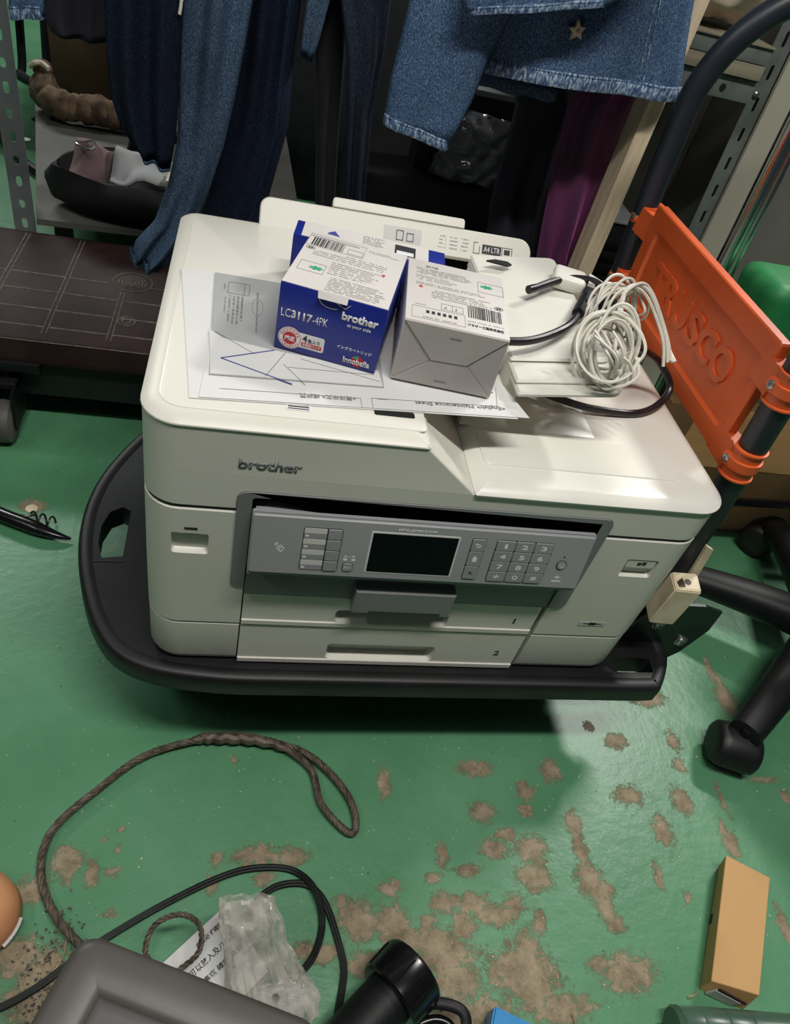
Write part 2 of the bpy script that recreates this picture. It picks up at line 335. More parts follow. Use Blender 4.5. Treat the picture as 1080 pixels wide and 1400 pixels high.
# ---------------------------------------------------------------- measured room coordinates (metres)
BLOBS = [(0.626, 0.021, 0.007, 0.0073), (0.662, -0.002, 0.017, 0.0117), (0.759, -0.001, 0.01, 0.0143), (0.545, -0.047, 0.014, 0.0155), (0.499, -0.076, 0.012, 0.0124), (0.753, -0.041, 0.01, 0.0098), (0.654, -0.084, 0.021, 0.0126), (0.733, -0.094, 0.014, 0.0193), (0.687, -0.134, 0.013, 0.0206), (0.557, -0.121, 0.011, 0.0146), (0.557, -0.154, 0.0091, 0.0244), (0.558, -0.192, 0.017, 0.0199), (0.571, -0.205, 0.015, 0.0104), (0.568, -0.226, 0.012, 0.0126), (0.576, -0.244, 0.013, 0.0098), (0.49, -0.152, 0.02, 0.0165), (0.485, -0.187, 0.02, 0.0155), (0.656, -0.19, 0.006, 0.0184), (0.687, -0.218, 0.006, 0.0076), (0.477, -0.236, 0.0071, 0.0124), (0.45, -0.217, 0.012, 0.0122), (0.454, -0.268, 0.018, 0.0228), (0.453, -0.294, 0.0321, 0.0279), (0.573, -0.296, 0.0331, 0.019), (0.541, -0.283, 0.015, 0.0063), (0.784, -0.155, 0.011, 0.0192), (0.781, -0.134, 0.004, 0.0125), (0.8, -0.089, 0.004, 0.0286), (0.832, -0.047, 0.018, 0.0054), (0.866, -0.035, 0.016, 0.0076), (0.887, -0.064, 0.026, 0.0045), (0.91, -0.091, 0.008, 0.0103), (0.812, -0.259, 0.008, 0.0233), (0.299, -0.19, 0.013, 0.0081), (0.18, -0.151, 0.02, 0.01), (0.25, -0.219, 0.017, 0.017), (0.236, -0.204, 0.01, 0.0071), (0.301, -0.23, 0.015, 0.0191), (0.363, -0.21, 0.017, 0.0112), (0.398, -0.212, 0.02, 0.0112), (0.424, -0.227, 0.0261, 0.0112), (0.381, -0.236, 0.012, 0.0153), (0.338, -0.229, 0.009, 0.0071), (0.31, -0.252, 0.026, 0.0181), (0.351, -0.264, 0.0391, 0.0182), (0.341, -0.248, 0.0311, 0.01), (0.258, -0.269, 0.025, 0.011), (0.365, -0.29, 0.0251, 0.0214), (0.434, -0.284, 0.0341, 0.0226), (0.455, -0.301, 0.0271, 0.0247), (0.48, -0.233, 0.0061, 0.0104), (0.481, -0.186, 0.02, 0.0153), (0.438, -0.15, 0.019, 0.0104), (0.368, -0.157, 0.0071, 0.0161), (0.215, -0.256, 0.018, 0.009), (0.193, -0.25, 0.011, 0.01), (-0.07, -0.15, 0.015, 0.0173), (-0.041, -0.163, 0.007, 0.0151), (0.139, -0.149, 0.024, 0.011), (0.093, -0.152, 0.006, 0.008), (0.09, -0.179, 0.0061, 0.01), (0.148, -0.174, 0.012, 0.008), (-0.101, -0.179, 0.016, 0.0132), (-0.016, -0.203, 0.008, 0.0041), (-0.098, -0.242, 0.021, 0.0184), (-0.069, -0.263, 0.024, 0.0286), (0.258, -0.226, 0.021, 0.018), (0.29, -0.231, 0.012, 0.0191), (-0.079, -0.281, 0.021, 0.0184), (0.303, -0.061, 0.0081, 0.0201), (0.108, -0.028, 0.005, 0.005), (-0.017, -0.115, 0.006, 0.003), (-0.034, -0.125, 0.004, 0.004), (-0.018, -0.136, 0.004, 0.0061), (-0.019, -0.161, 0.008, 0.0051), (0.888, 0.071, 0.016, 0.0246), (0.89, 0.101, 0.006, 0.0188), (0.883, 0.127, 0.006, 0.0219), (0.744, 0.071, 0.029, 0.0139), (0.371, -0.322, 0.0501, 0.0133), (0.308, -0.294, 0.021, 0.013), (-0.226, 0.402, 0.0171, 0.0133), (0.434, -0.042, 0.024, 0.0112), (0.457, -0.132, 0.014, 0.0073), (0.482, -0.326, 0.0351, 0.0136), (0.432, -0.103, 0.017, 0.0132), (0.494, -0.104, 0.01, 0.0092), (0.35, -0.182, 0.01, 0.0061), (0.398, -0.175, 0.014, 0.0071)]
WIRE = [(0.206, -0.047, 0.01), (0.218, -0.093, 0.01), (0.248, -0.127, 0.008), (0.26, -0.121, 0.008), (0.255, -0.089, 0.01), (0.229, -0.051, 0.012), (0.191, -0.022, 0.014), (0.13, -0.007, 0.016), (0.074, -0.005, 0.014), (0.0, -0.027, 0.01), (-0.052, -0.072, 0.008), (-0.085, -0.108, 0.008), (-0.095, -0.136, 0.008), (-0.09, -0.171, 0.008), (-0.069, -0.206, 0.012), (-0.042, -0.234, 0.02), (-0.013, -0.254, 0.03)]
WLOOP = [(0.042, -0.275, 0.05), (0.029, -0.258, 0.06), (0.036, -0.238, 0.07), (0.059, -0.231, 0.075), (0.079, -0.24, 0.07), (0.081, -0.259, 0.055), (0.066, -0.272, 0.05), (0.043, -0.282, 0.04)]
CABLE = [(-0.122, -0.288, 0.004), (-0.104, -0.285, 0.004), (-0.074, -0.27, 0.004), (-0.041, -0.246, 0.004), (-0.012, -0.227, 0.004), (0.037, -0.2, 0.004), (0.098, -0.173, 0.004), (0.139, -0.164, 0.004), (0.181, -0.168, 0.004), (0.205, -0.192, 0.012), (0.214, -0.225, 0.005), (0.204, -0.257, 0.005), (0.182, -0.279, 0.005), (0.165, -0.285, 0.005)]
CABLE2 = [(0.132, -0.213, 0.005), (0.146, -0.195, 0.005), (0.168, -0.184, 0.005), (0.198, -0.185, 0.005), (0.218, -0.206, 0.006), (0.232, -0.248, 0.004), (0.236, -0.276, 0.004), (0.227, -0.312, 0.004), (0.221, -0.328, 0.004)]
G_JEANS_MAIN = [((-0.038, 0.74, 0.709), (0.062, 0.74, 0.729)), ((-0.037, 0.74, 0.66), (0.06, 0.74, 0.679)), ((-0.04, 0.74, 0.598), (0.054, 0.74, 0.625)), ((-0.039, 0.74, 0.531), (0.044, 0.74, 0.556)), ((-0.039, 0.74, 0.48), (0.03, 0.74, 0.481)), ((-0.053, 0.74, 0.411), (0.01, 0.74, 0.407)), ((-0.074, 0.74, 0.347), (-0.015, 0.74, 0.335)), ((-0.105, 0.74, 0.307), (-0.041, 0.74, 0.286)), ((-0.115, 0.74, 0.274), (-0.071, 0.74, 0.254))]
G_JEANS_DARK = [((0.039, 0.8, 0.716), (0.134, 0.8, 0.735)), ((0.043, 0.8, 0.665), (0.127, 0.8, 0.682)), ((0.04, 0.8, 0.57), (0.125, 0.8, 0.606)), ((0.027, 0.8, 0.46), (0.128, 0.8, 0.512)), ((0.001, 0.8, 0.36), (0.109, 0.8, 0.403)), ((-0.016, 0.8, 0.291), (0.092, 0.8, 0.309))]
G_NAVY = [((-0.128, 0.7, 0.697), (-0.019, 0.7, 0.719)), ((-0.129, 0.7, 0.65), (-0.028, 0.7, 0.669)), ((-0.13, 0.7, 0.59), (-0.031, 0.7, 0.618)), ((-0.128, 0.7, 0.536), (-0.034, 0.7, 0.553)), ((-0.115, 0.7, 0.494), (-0.038, 0.7, 0.493)), ((-0.093, 0.7, 0.465), (-0.046, 0.7, 0.445))]
G_BLACK = [((0.115, 0.84, 0.726), (0.183, 0.84, 0.739)), ((0.143, 0.84, 0.677), (0.2, 0.84, 0.689)), ((0.163, 0.84, 0.583), (0.207, 0.84, 0.591)), ((0.178, 0.84, 0.474), (0.215, 0.84, 0.48)), ((0.198, 0.84, 0.308), (0.232, 0.84, 0.313))]
G_SLATE = [((0.163, 0.78, 0.744), (0.253, 0.78, 0.762)), ((0.181, 0.78, 0.696), (0.253, 0.78, 0.71)), ((0.203, 0.78, 0.625), (0.257, 0.78, 0.636)), ((0.216, 0.78, 0.545), (0.255, 0.78, 0.552)), ((0.23, 0.78, 0.432), (0.266, 0.78, 0.438)), ((0.242, 0.78, 0.343), (0.278, 0.78, 0.349))]
G_LIGHT = [((0.257, 0.605, 0.787), (0.396, 0.605, 0.815)), ((0.251, 0.605, 0.741), (0.391, 0.605, 0.769)), ((0.248, 0.605, 0.693), (0.378, 0.605, 0.734)), ((0.245, 0.605, 0.649), (0.369, 0.605, 0.692)), ((0.246, 0.605, 0.613), (0.362, 0.605, 0.644)), ((0.246, 0.605, 0.597), (0.345, 0.605, 0.58))]
G_SKIRT = [((0.36, 0.62, 0.806), (0.612, 0.62, 0.857)), ((0.374, 0.62, 0.763), (0.625, 0.62, 0.812)), ((0.37, 0.62, 0.721), (0.64, 0.62, 0.764)), ((0.366, 0.62, 0.695), (0.654, 0.62, 0.722)), ((0.365, 0.62, 0.679), (0.658, 0.62, 0.697))]
G_UPPER = [((0.303, 0.565, 0.802), (0.534, 0.565, 0.849)), ((0.306, 0.565, 0.774), (0.522, 0.565, 0.824)), ((0.308, 0.565, 0.754), (0.504, 0.565, 0.8)), ((0.319, 0.565, 0.748), (0.488, 0.565, 0.79))]
G_UNDER = [((0.366, 0.66, 0.72), (0.488, 0.66, 0.726)), ((0.369, 0.66, 0.676), (0.498, 0.66, 0.682)), ((0.369, 0.66, 0.656), (0.497, 0.66, 0.655))]
G_PURPLE = [((0.554, 0.725, 0.685), (0.684, 0.725, 0.71)), ((0.541, 0.725, 0.642), (0.681, 0.725, 0.668)), ((0.55, 0.725, 0.579), (0.678, 0.725, 0.602)), ((0.563, 0.725, 0.499), (0.673, 0.725, 0.517)), ((0.579, 0.725, 0.41), (0.672, 0.725, 0.425)), ((0.595, 0.725, 0.327), (0.686, 0.725, 0.341))]
G_COAT = [((0.459, 0.79, 0.661), (0.593, 0.79, 0.687)), ((0.482, 0.79, 0.613), (0.597, 0.79, 0.634)), ((0.486, 0.79, 0.545), (0.592, 0.79, 0.564)), ((0.491, 0.79, 0.447), (0.597, 0.79, 0.465)), ((0.511, 0.79, 0.339), (0.616, 0.79, 0.356)), ((0.523, 0.79, 0.248), (0.641, 0.79, 0.266))]
G_TOPL = [((-0.221, 0.8, 0.664), (-0.126, 0.8, 0.683)), ((-0.227, 0.8, 0.612), (-0.129, 0.8, 0.631)), ((-0.228, 0.8, 0.585), (-0.132, 0.8, 0.599)), ((-0.221, 0.8, 0.573), (-0.139, 0.8, 0.575))]
G_HEML = [((-0.278, 0.82, 0.65), (-0.212, 0.82, 0.663)), ((-0.279, 0.82, 0.598), (-0.224, 0.82, 0.609)), ((-0.28, 0.82, 0.577), (-0.232, 0.82, 0.586))]
# ================================================================ SETTING
def make_floor():
    def ax(lo, a, b, hi, st):
        c = []; x = lo
        while x < a: c.append(x); x += 0.25
        n = round((b - a) / st); c += [a + (b - a) * i / n for i in range(n + 1)]
        x = b + 0.25
        while x <= hi: c.append(x); x += 0.25
        return c
    xs = ax(-2.2, -0.4, 1.25, 3.0, 0.0065); ys = ax(-1.4, -0.42, 0.42, 3.6, 0.0065)
    nx, ny = len(xs), len(ys)
    V = [(x, y, 0.0) for y in ys for x in xs]
    F = [(j * nx + i, j * nx + i + 1, (j + 1) * nx + i + 1, (j + 1) * nx + i) for j in range(ny - 1) for i in range(nx - 1)]
    me = bpy.data.meshes.new('floor'); me.from_pydata(V, [], F)
    wear = [0.0] * len(V)
    import bisect
    for (cx, cy, rx, ry) in BLOBS:
        ex, ey = rx * 1.9, ry * 1.9
        i0, i1 = bisect.bisect_left(xs, cx - ex), bisect.bisect_right(xs, cx + ex)
        j0, j1 = bisect.bisect_left(ys, cy - ey), bisect.bisect_right(ys, cy + ey)
        for j in range(j0, j1):
            for i in range(i0, i1):
                d = math.hypot((xs[i] - cx) / rx, (ys[j] - cy) / ry)
                w_ = max(0.0, 1 - d / 1.9); k = j * nx + i
                wear[k] = max(wear[k], w_)
    at = me.attributes.new('wear', 'FLOAT', 'POINT'); at.data.foreach_set('value', wear)
    o = bpy.data.objects.new('floor', me); COL.objects.link(o); struct(o)
    m = bpy.data.materials.new('green_floor_paint'); m.use_nodes = True; nt = m.node_tree; b = nt.nodes['Principled BSDF']; L = nt.links.new; N = nt.nodes.new
    def ramp(inp, stops):
        r = N('ShaderNodeValToRGB'); e = r.color_ramp.elements
        while len(e) < len(stops): e.new(0.5)
        for q, (p, c) in zip(e, stops): q.position = p; q.color = c if len(c) == 4 else lin(c)
        L(inp, r.inputs[0]); return r.outputs[0]
    def noise_(sc, det=5, ro=0.6):
        n = N('ShaderNodeTexNoise'); n.inputs['Scale'].default_value = sc; n.inputs['Detail'].default_value = det; n.inputs['Roughness'].default_value = ro
        L(tc.outputs['Object'], n.inputs['Vector']); return n.outputs[0]
    def mth(op, a, c=None, v=None):
        n = N('ShaderNodeMath'); n.operation = op
        L(a, n.inputs[0])
        if c is not None: L(c, n.inputs[1])
        if v is not None: n.inputs[1].default_value = v
        return n.outputs[0]
    def mix(f, a, c):
        n = N('ShaderNodeMix'); n.data_type = 'RGBA'; L(f, n.inputs[0]); L(a, n.inputs[6]); L(c, n.inputs[7]); return n.outputs[2]
    tc = N('ShaderNodeTexCoord'); W = N('ShaderNodeAttribute'); W.attribute_name = 'wear'
    paint = ramp(noise_(3.5, 5), [(.3, (70, 124, 88)), (.5, (82, 138, 100)), (.72, (96, 150, 114))])
    dirt = ramp(noise_(38, 5, .7), [(.30, (104, 92, 72)), (.5, (142, 128, 104)), (.7, (166, 152, 128))])
    speck = ramp(noise_(520, 2), [(.60, (0, 0, 0)), (.72, (255, 255, 255))])
    grit = N('ShaderNodeRGB'); grit.outputs[0].default_value = lin((190, 184, 166))
    dirt2 = mix(mth('MULTIPLY', speck, v=.55), dirt, grit.outputs[0])
    # worn mask: field + noise
    s = mth('ADD', mth('MULTIPLY', W.outputs['Fac'], v=0.66), mth('MULTIPLY', noise_(85, 10, .86), v=1.9))
    hair = mth('MULTIPLY', noise_(20, 4), v=.15)
    mask = ramp(mth('SUBTRACT', mth('ADD', s, hair), v=.50), [(.80, (0, 0, 0)), (.875, (255, 255, 255))])
    # a film of dust near the patches, and scattered chips everywhere
    dust = ramp(mth('ADD', mth('MULTIPLY', W.outputs['Fac'], v=0.9), mth('MULTIPLY', noise_(16, 5), v=.55)), [(.42, (0, 0, 0)), (.85, (150, 150, 150))])
    chips = ramp(noise_(170, 2, .5), [(.735, (0, 0, 0)), (.75, (255, 255, 255))])
    darkchips = ramp(noise_(130, 2, .5), [(.235, (255, 255, 255)), (.25, (0, 0, 0))])
    chipc = N('ShaderNodeRGB'); chipc.outputs[0].default_value = lin((176, 178, 150))
    dk = N('ShaderNodeRGB'); dk.outputs[0].default_value = lin((30, 48, 36))
    dustc = N('ShaderNodeRGB'); dustc.outputs[0].default_value = lin((118, 128, 96))
    c = mix(dust, paint, dustc.outputs[0]); c = mix(chips, c, chipc.outputs[0]); c = mix(darkchips, c, dk.outputs[0]); c = mix(mask, c, dirt2)
    L(c, b.inputs['Base Color'])
    rgh = N('ShaderNodeMapRange'); L(mask, rgh.inputs[0]); rgh.inputs[3].default_value = 0.37; rgh.inputs[4].default_value = 0.9; L(rgh.outputs[0], b.inputs['Roughness'])
    bp = N('ShaderNodeBump'); bp.inputs['Strength'].default_value = .5; bp.inputs['Distance'].default_value = .003
    hgt = mth('SUBTRACT', mth('MULTIPLY', noise_(55, 4), v=.5), mth('MULTIPLY', mask, v=.35)); L(hgt, bp.inputs['Height']); L(bp.outputs[0], b.inputs['Normal'])
    me.materials.append(m)
make_floor()
bm = B(); box(bm, (-2.2, 3.6, 0), (3.0, 3.7, 2.6)); struct(obj('wall_back', bm, 'wallm', smooth=False))

# ================================================================ PRINTER
fX = lambda a, b, d: (a, d, b)      # outline in x, z; depth along y
fZ = lambda a, b, d: (a, b, d)      # outline in x, y; depth along z
printer = thing('printer', 'large white multifunction printer with grey control panel, standing on the black platform truck', 'printer', (0.2875, 0.2, 0.18))
PB = 0.18
def notch_outline(ins=0.0, yb=0.395, rf=0.034):
    x0, x1, y0, y1 = ins, 0.575 - ins, ins, yb - ins
    def arc(cx, cy, r, a0, n=8): return [(cx + r * math.cos(a0 + PI / 2 * i / n), cy + r * math.sin(a0 + PI / 2 * i / n)) for i in range(n + 1)]
    p = [(0.437, 0.09), (0.437, y0)] + arc(x1 - rf, y0 + rf, rf, 1.5 * PI) + arc(x1 - .02, y1 - .02, .02, 0) + arc(x0 + .02, y1 - .02, .02, PI / 2) + arc(x0 + rf, y0 + rf, rf, PI) + [(0.0975, y0), (0.0975, 0.09)]
    return p
def ring(o, z): return [(p[0], p[1], z) for p in o]
bm = B(); loft(bm, [ring(notch_outline(.008), PB + .001), ring(notch_outline(.003), PB + .006), ring(notch_outline(.0015), PB + .012), ring(notch_outline(.001), PB + .0700), ring(notch_outline(.0025), PB + .0715)])
obj('base_shell', bm, 'shell', printer)
bm = B(); loft(bm, [ring(notch_outline(.0025), PB + .0730), ring(notch_outline(.0005), PB + .0745), ring(notch_outline(0), PB + .16), ring(notch_outline(0), .4215), ring(notch_outline(.0015), .4230)])
bs = obj('body_shell', bm, 'shell', printer)
# blind recesses in the body shell
def cut(o, cutters):
    for c in cutters:
        md = o.modifiers.new('b', 'BOOLEAN'); md.operation = 'DIFFERENCE'; md.object = c; md.solver = 'EXACT'
    bpy.context.view_layer.update()
    dg = bpy.context.evaluated_depsgraph_get(); me = bpy.data.meshes.new_from_object(o.evaluated_get(dg))
    o.modifiers.clear(); old = o.data; o.data = me; me.name = old.name
    for c in cutters: bpy.data.objects.remove(c)
    me.shade_smooth(); me.set_sharp_from_angle(angle=math.radians(35))
def cutter(rects, z=False):
    bm = B()
    for (x0, z0, x1, z1, dep, r) in rects:
        o = rr(x0, z0, x1, z1, r); cx, cz = (x0 + x1) / 2, (z0 + z1) / 2
        i = [(cx + (p[0] - cx) * .93, cz + (p[1] - cz) * .8) for p in o]
        loft(bm, [[(p[0], -.01, p[1]) for p in o], [(p[0], 0.001, p[1]) for p in o], [(p[0], dep, p[1]) for p in i]])
    bmesh.ops.recalc_face_normals(bm, faces=bm.faces)
    me = bpy.data.meshes.new('c'); bm.to_mesh(me); bm.free(); o = bpy.data.objects.new('c', me); COL.objects.link(o); return o
c = cutter([(0.0265, 0.3625, 0.0610, 0.3905, 0.006, .003), (0.4965, 0.3655, 0.5345, 0.3935, 0.006, .003)])
c.parent = None
bpy.context.view_layer.update()
cut(bs, [c])
bm = B(); box(bm, (0.020, 0.030, PB + .004), (0.0965, 0.38, .46)); box(bm, (.0965, .088, PB + .004), (.438, .38, .46)); box(bm, (.438, .030, PB + .004), (.555, .38, .46))
loft(bm, [[(p[0], p[1], z) for p in rr(.0015, .0015, .5735, .393, (.0325, .0325, .02, .02), 8)] for z in (.4215, .4275)])
obj('inner_frame', bm, 'dark', printer, smooth=False)
# memory card / usb port, and cover flap on the right
bm = B(); box(bm, (.0375, .0035, .3858), (.0525, .0075, .3896), .0004); obj('usb_port', bm, 'dark', printer)
bars((0, -.0001, 0), (1, 0, 0), (0, 0, 1), [(.0385, .3955, .0505, .3985)], 'ink_dark', printer, 'usb_mark')
bm = B(); prism(bm, rr(.4985, .3795, .533, .3925, .002), fX, .0008, .005, .0006); obj('ink_cover_flap', bm, 'shell', printer)
bars((0, .0006, 0), (1, 0, 0), (0, 0, 1), [(.511, .3845, .5155, .3885), (.5165, .385, .5215, .3895)], 'ink_dark', printer, 'drop_mark')
bars((0, -.0002, 0), (1, 0, 0), (0, 0, 1), [(.4865, .2755, .5205, .2825)], 'label_strip', printer, 'small_emblem_plate')
bars((0, -.0004, 0), (1, 0, 0), (0, 0, 1), [(.492, .2785, .515, .2798), (.499, .2768, .508, .2815)], 'ink_dark', printer, 'small_emblem')
# paper drawers with recessed grips
for (z0, z1, hz0, hz1, num, nr) in ((.2540, .3045, .2622, .2838, '1', (.4050, .2725, .4074, .2815)), (.1830, .2518, .1912, .2212, '2', (.4015, .2085, .4085, .2175))):
    bm = B(); plate(bm, rr(.0990, z0, .4310, z1, .0012, 3), [rr(.1985, hz0, .3270, hz1, .006)], fX, 0.0005, 0.05, 0.014)
    d = obj('paper_drawer', bm, 'shell', printer)
    lettering(num, (0, .0005, 0), (1, 0, 0), (0, 0, 1), nr, 'ink_dark', d, bold=.01, name='number')
    bm = B(); prism(bm, [(.099, z0 + .0005), (.431, z0 + .0005), (.431, z0 + .008), (.099, z0 + .008)], fX, -.0012, .002, .0006); obj('drawer_lip', bm, 'shell', d)
bm = B(); box(bm, (.0985, .0000, .3053), (.4350, .07, .3400), .0008); obj('output_tray', bm, 'bezel', printer)
bm = B(); prism(bm, [(.2105, .299), (.2275, .299), (.2275, .3035), (.309, .3035), (.309, .2975), (.3185, .2975), (.3185, .334), (.2105, .334)], fX, -.014, .03, .0015)
obj('output_tray_catch', bm, 'bezel', printer)
# grey surround of the panel: an inverted U around the opening
bz = [(.0975, .318), (.0975, .4405)] + [(.0975 + .004 - .004 * math.cos(PI / 2 * i / 4), .4405 + .0035 * math.sin(PI / 2 * i / 4)) for i in range(5)] + [(.4435, .444), (.4435, .352), (.4360, .348), (.4360, .3065), (.447, .3065)] + \
     [(.447 + .008 * math.sin(PI / 2 * i / 5), .3145 - .008 * math.cos(PI / 2 * i / 5)) for i in range(6)] + [(.456 - .010 + .010 * math.cos(PI / 2 * i / 6), .440 + .010 * math.sin(PI / 2 * i / 6)) for i in range(7)] + \
     [(.094 - .010 * math.sin(PI / 2 * i / 6), .440 + .010 * math.cos(PI / 2 * i / 6)) for i in range(7)] + [(.084 + .008 - .008 * math.cos(PI / 2 * i / 5), .326 - .008 * math.sin(PI / 2 * i / 5)) for i in range(6)]
bz = [p for i, p in enumerate(bz) if (Vector(p) - Vector(bz[i - 1])).length > 1e-5]
bm = B()
vs0 = [bm.verts.new((p[0], -.0016, p[1])) for p in bz]; vs1 = [bm.verts.new((p[0], .02, p[1])) for p in bz]
bm.faces.new(vs0); bm.faces.new(vs1[::-1])
for i in range(len(bz)): j = (i + 1) % len(bz); bm.faces.new((vs0[i], vs0[j], vs1[j], vs1[i]))
bmesh.ops.triangulate(bm, faces=[f for f in bm.faces if len(f.verts) > 4])
obj('panel_surround', bm, 'bezel', printer)
bm = B(); box(bm, (.098, .012, .4255), (.4435, .06, .4442)); box(bm, (.098, .03, .337), (.4435, .06, .43)); obj('panel_recess', bm, 'dark', printer, smooth=False)

# ---- scanner unit and lid
SL = [(0, .467)]
def uring(x1, ins, z, x0=0.0, rf=.034):
    o = rr(x0, 0, x1, .395, (rf, .004, .004, .02), 8, ins); return [(p[0], p[1], z) for p in o]
bm = B()
loft(bm, [[(p[0], p[1], z) for p in rr(0, 0, .575, .395, (.034, .034, .02, .02), 8, i)] for i, z in ((.0015, .4262), (0, .4280), (0, .4665), (0, .4677))])
su = obj('scanner_unit', bm, 'shell', printer)
c = B(); loft(c, [[(p[0], -.02, p[1]) for p in rr(.0835, .40, .4565, .4505, .0102, 6)], [(p[0], .03, p[1]) for p in rr(.0835, .40, .4565, .4505, .0102, 6)]])
bmesh.ops.recalc_face_normals(c, faces=c.faces); me = bpy.data.meshes.new('c'); c.to_mesh(me); c.free(); co = bpy.data.objects.new('c', me); COL.objects.link(co)
bpy.context.view_layer.update(); cut(su, [co])
bm = B()
loft(bm, [[(p[0], p[1], z) for p in rr(.302, -.0010, .577, .395, (.001, .036, .02, .001), 8, i)] for i, z in ((0, .4665), (-.0015, .4690), (-.0015, .4700), (.0015, .4725), (.0075, .4760), (.012, .4768))])
lid = obj('scanner_lid', bm, 'shell_lid', printer)
bm = B(); prism(bm, rr(.315, .036, .530, .088, .008), fZ, .4782, .4766, .0008); obj('raised_pad', bm, 'shell_lid', lid)
bm = B(); loft(bm, [[(.30, .096, .4768), (.452, .096, .4768), (.452, .30, .4768), (.30, .30, .4768)], [(.302, .102, .484), (.440, .110, .4795), (.440, .295, .4795), (.302, .295, .486)]]); obj('paper_stop_step', bm, 'shell_lid', lid)
# document feeder: left block with slanted right flank
bm = B()
loft(bm, [uring(.302, 0, .4676), uring(.246, 0, .5165), uring(.246, -.0012, .5180), uring(.2455, -.0008, .5192), uring(.245, .003, .5218), uring(.243, .0095, .5243), uring(.242, .013, .5247)])
adf = obj('document_feeder', bm, 'shell', printer)
bm = B()
loft(bm, [[(p[0], p[1], z) for p in rr(.013, .014, .243, .382, (.022, .006, .01, .012), 6, i)] for i, z in ((0, .5240), (.0005, .5252), (.002, .5257))])
fc = obj('feeder_cover', bm, 'shell_lid', adf)
bm = B(); prism(bm, rr(.196, .0305, .2330, .0385, .002), fZ, .5262, .5250); obj('feeder_grip_slot', bm, 'dark', adf)
bm = B(); prism(bm, rr(.1185, .0245, .1395, .0345, .001), fZ, .5262, .5250); obj('feeder_sticker', bm, 'paper', adf)
bars((0, 0, .5263), (1, 0, 0), (0, 1, 0), [(.120, .0262, .138, .0272), (.120, .0290, .138, .0305), (.120, .0322, .138, .0330)], 'ink_dark', adf, 'sticker_print')
# output tray of the feeder, rising to the right
def tray_slab(x0, x1, y0, y1, zt, th, r):
    bm = B(); f = lambda p, dz: (p[0], p[1], zt + (p[0] - x1) * .12 + dz)
    o = rr(x0, y0, x1, y1, (.002, r, r, .002), 8)
    loft(bm, [[f(p, -th) for p in rr(x0, y0, x1, y1, (.002, r, r, .002), 8, .002)], [f(p, -th + .0015) for p in o], [f(p, -.002) for p in o], [f(p, 0) for p in rr(x0, y0, x1, y1, (.002, r, r, .002), 8, .002)]]); return bm
t1 = obj('document_tray', tray_slab(.336, .444, .068, .335, .554, .006, .016), 'shell', adf)
obj('tray_upper_step', tray_slab(.336, .444, .082, .335, .5585, .005, .016), 'shell_lid', t1)
obj('tray_top_step', tray_slab(.336, .440, .112, .335, .5625, .004, .010), 'shell_lid', t1)
bm = B(); loft(bm, [[(.24, .10, .470), (.345, .10, .5100), (.345, .33, .5100), (.24, .33, .470)], [(.24, .10, .5235), (.334, .10, .5235), (.334, .33, .5235), (.24, .33, .5235)]]); loft(bm, [[(.3335, .10, .505), (.350, .10, .505), (.350, .33, .505), (.3335, .33, .505)], [(.3365, .10, .5420), (.350, .10, .5420), (.350, .33, .5420), (.3365, .33, .5420)]]); obj('tray_hinge', bm, 'shell', adf)
bm = B(); prism(bm, [(.345, .298), (.357, .304), (.372, .303), (.376, .297), (.370, .292)], fZ, .5625, .5605); obj('tray_slot', bm, 'dark', t1)
# rear sheet tray, a slanting cover with printed marks
def rear(a, b, d): return (a, .378 + b * .62 + d * .78, .524 + b * .785 - d * .62)
bm = B(); prism(bm, rr(.088, 0, .432, .036, (.002, .002, .017, .012)), rear, 0, .010, .0015); rt = obj('rear_tray_cover', bm, 'shell', printer)
bm = B(); prism(bm, rr(.173, .0365, .340, .048, (.001, .001, .004, .004)), rear, -.001, .008, .001); obj('rear_tray_tab', bm, 'shell', rt)
RO, RU, RV = Vector((0, .378, .524)), Vector((1, 0, 0)), Vector((0, .62, .785))
bars(RO, RU, RV, [(.238, .008, .286, .026)], 'label_strip', rt, 'guide_label')
bars(RO + Vector((0, -.0003, .0003)), RU, RV, [(.254, .010, .263, .0108), (.254, .010, .2548, .022), (.2622, .010, .263, .022), (.254, .0212, .263, .022), (.267, .010, .276, .0108), (.267, .010, .2678, .02), (.2752, .010, .276, .02), (.267, .0192, .276, .02)], 'ink_dark', rt, 'guide_print')
rnd = random.Random(3); q = []
for c0 in (.308, .323, .338):
    for k in range(4): q += small_text(rnd, c0, .0095 + k * .0045, c0 + .010, .0016)
bars(RO, RU, RV, q, 'ink_grey', rt, 'small_print')
bars(RO, RU, RV, [(.3545, .009, .363, .0098), (.3545, .009, .3552, .023), (.3623, .009, .363, .019), (.3545, .0222, .3600, .023), (.366, .010, .3915, .0215), (.3925, .010, .4065, .0108), (.3925, .0207, .4065, .0215), (.3925, .010, .3933, .0215), (.4057, .010, .4065, .0215), (.3955, .0125, .4035, .019)], 'ink_dark', rt, 'size_marks')
lettering('A4 LTR', RO + Vector((0, -.0004, .0004)), RU, RV, (.3680, .0125, .3895, .0190), 'ink_white', rt)
# maker's name on the front
lettering('brother', (0, -.0002, 0), (1, 0, 0), (0, 0, 1), (.0825, .4768, .1370, .4885), 'bezel', adf, bold=.03, thick=.0004, name='logo')

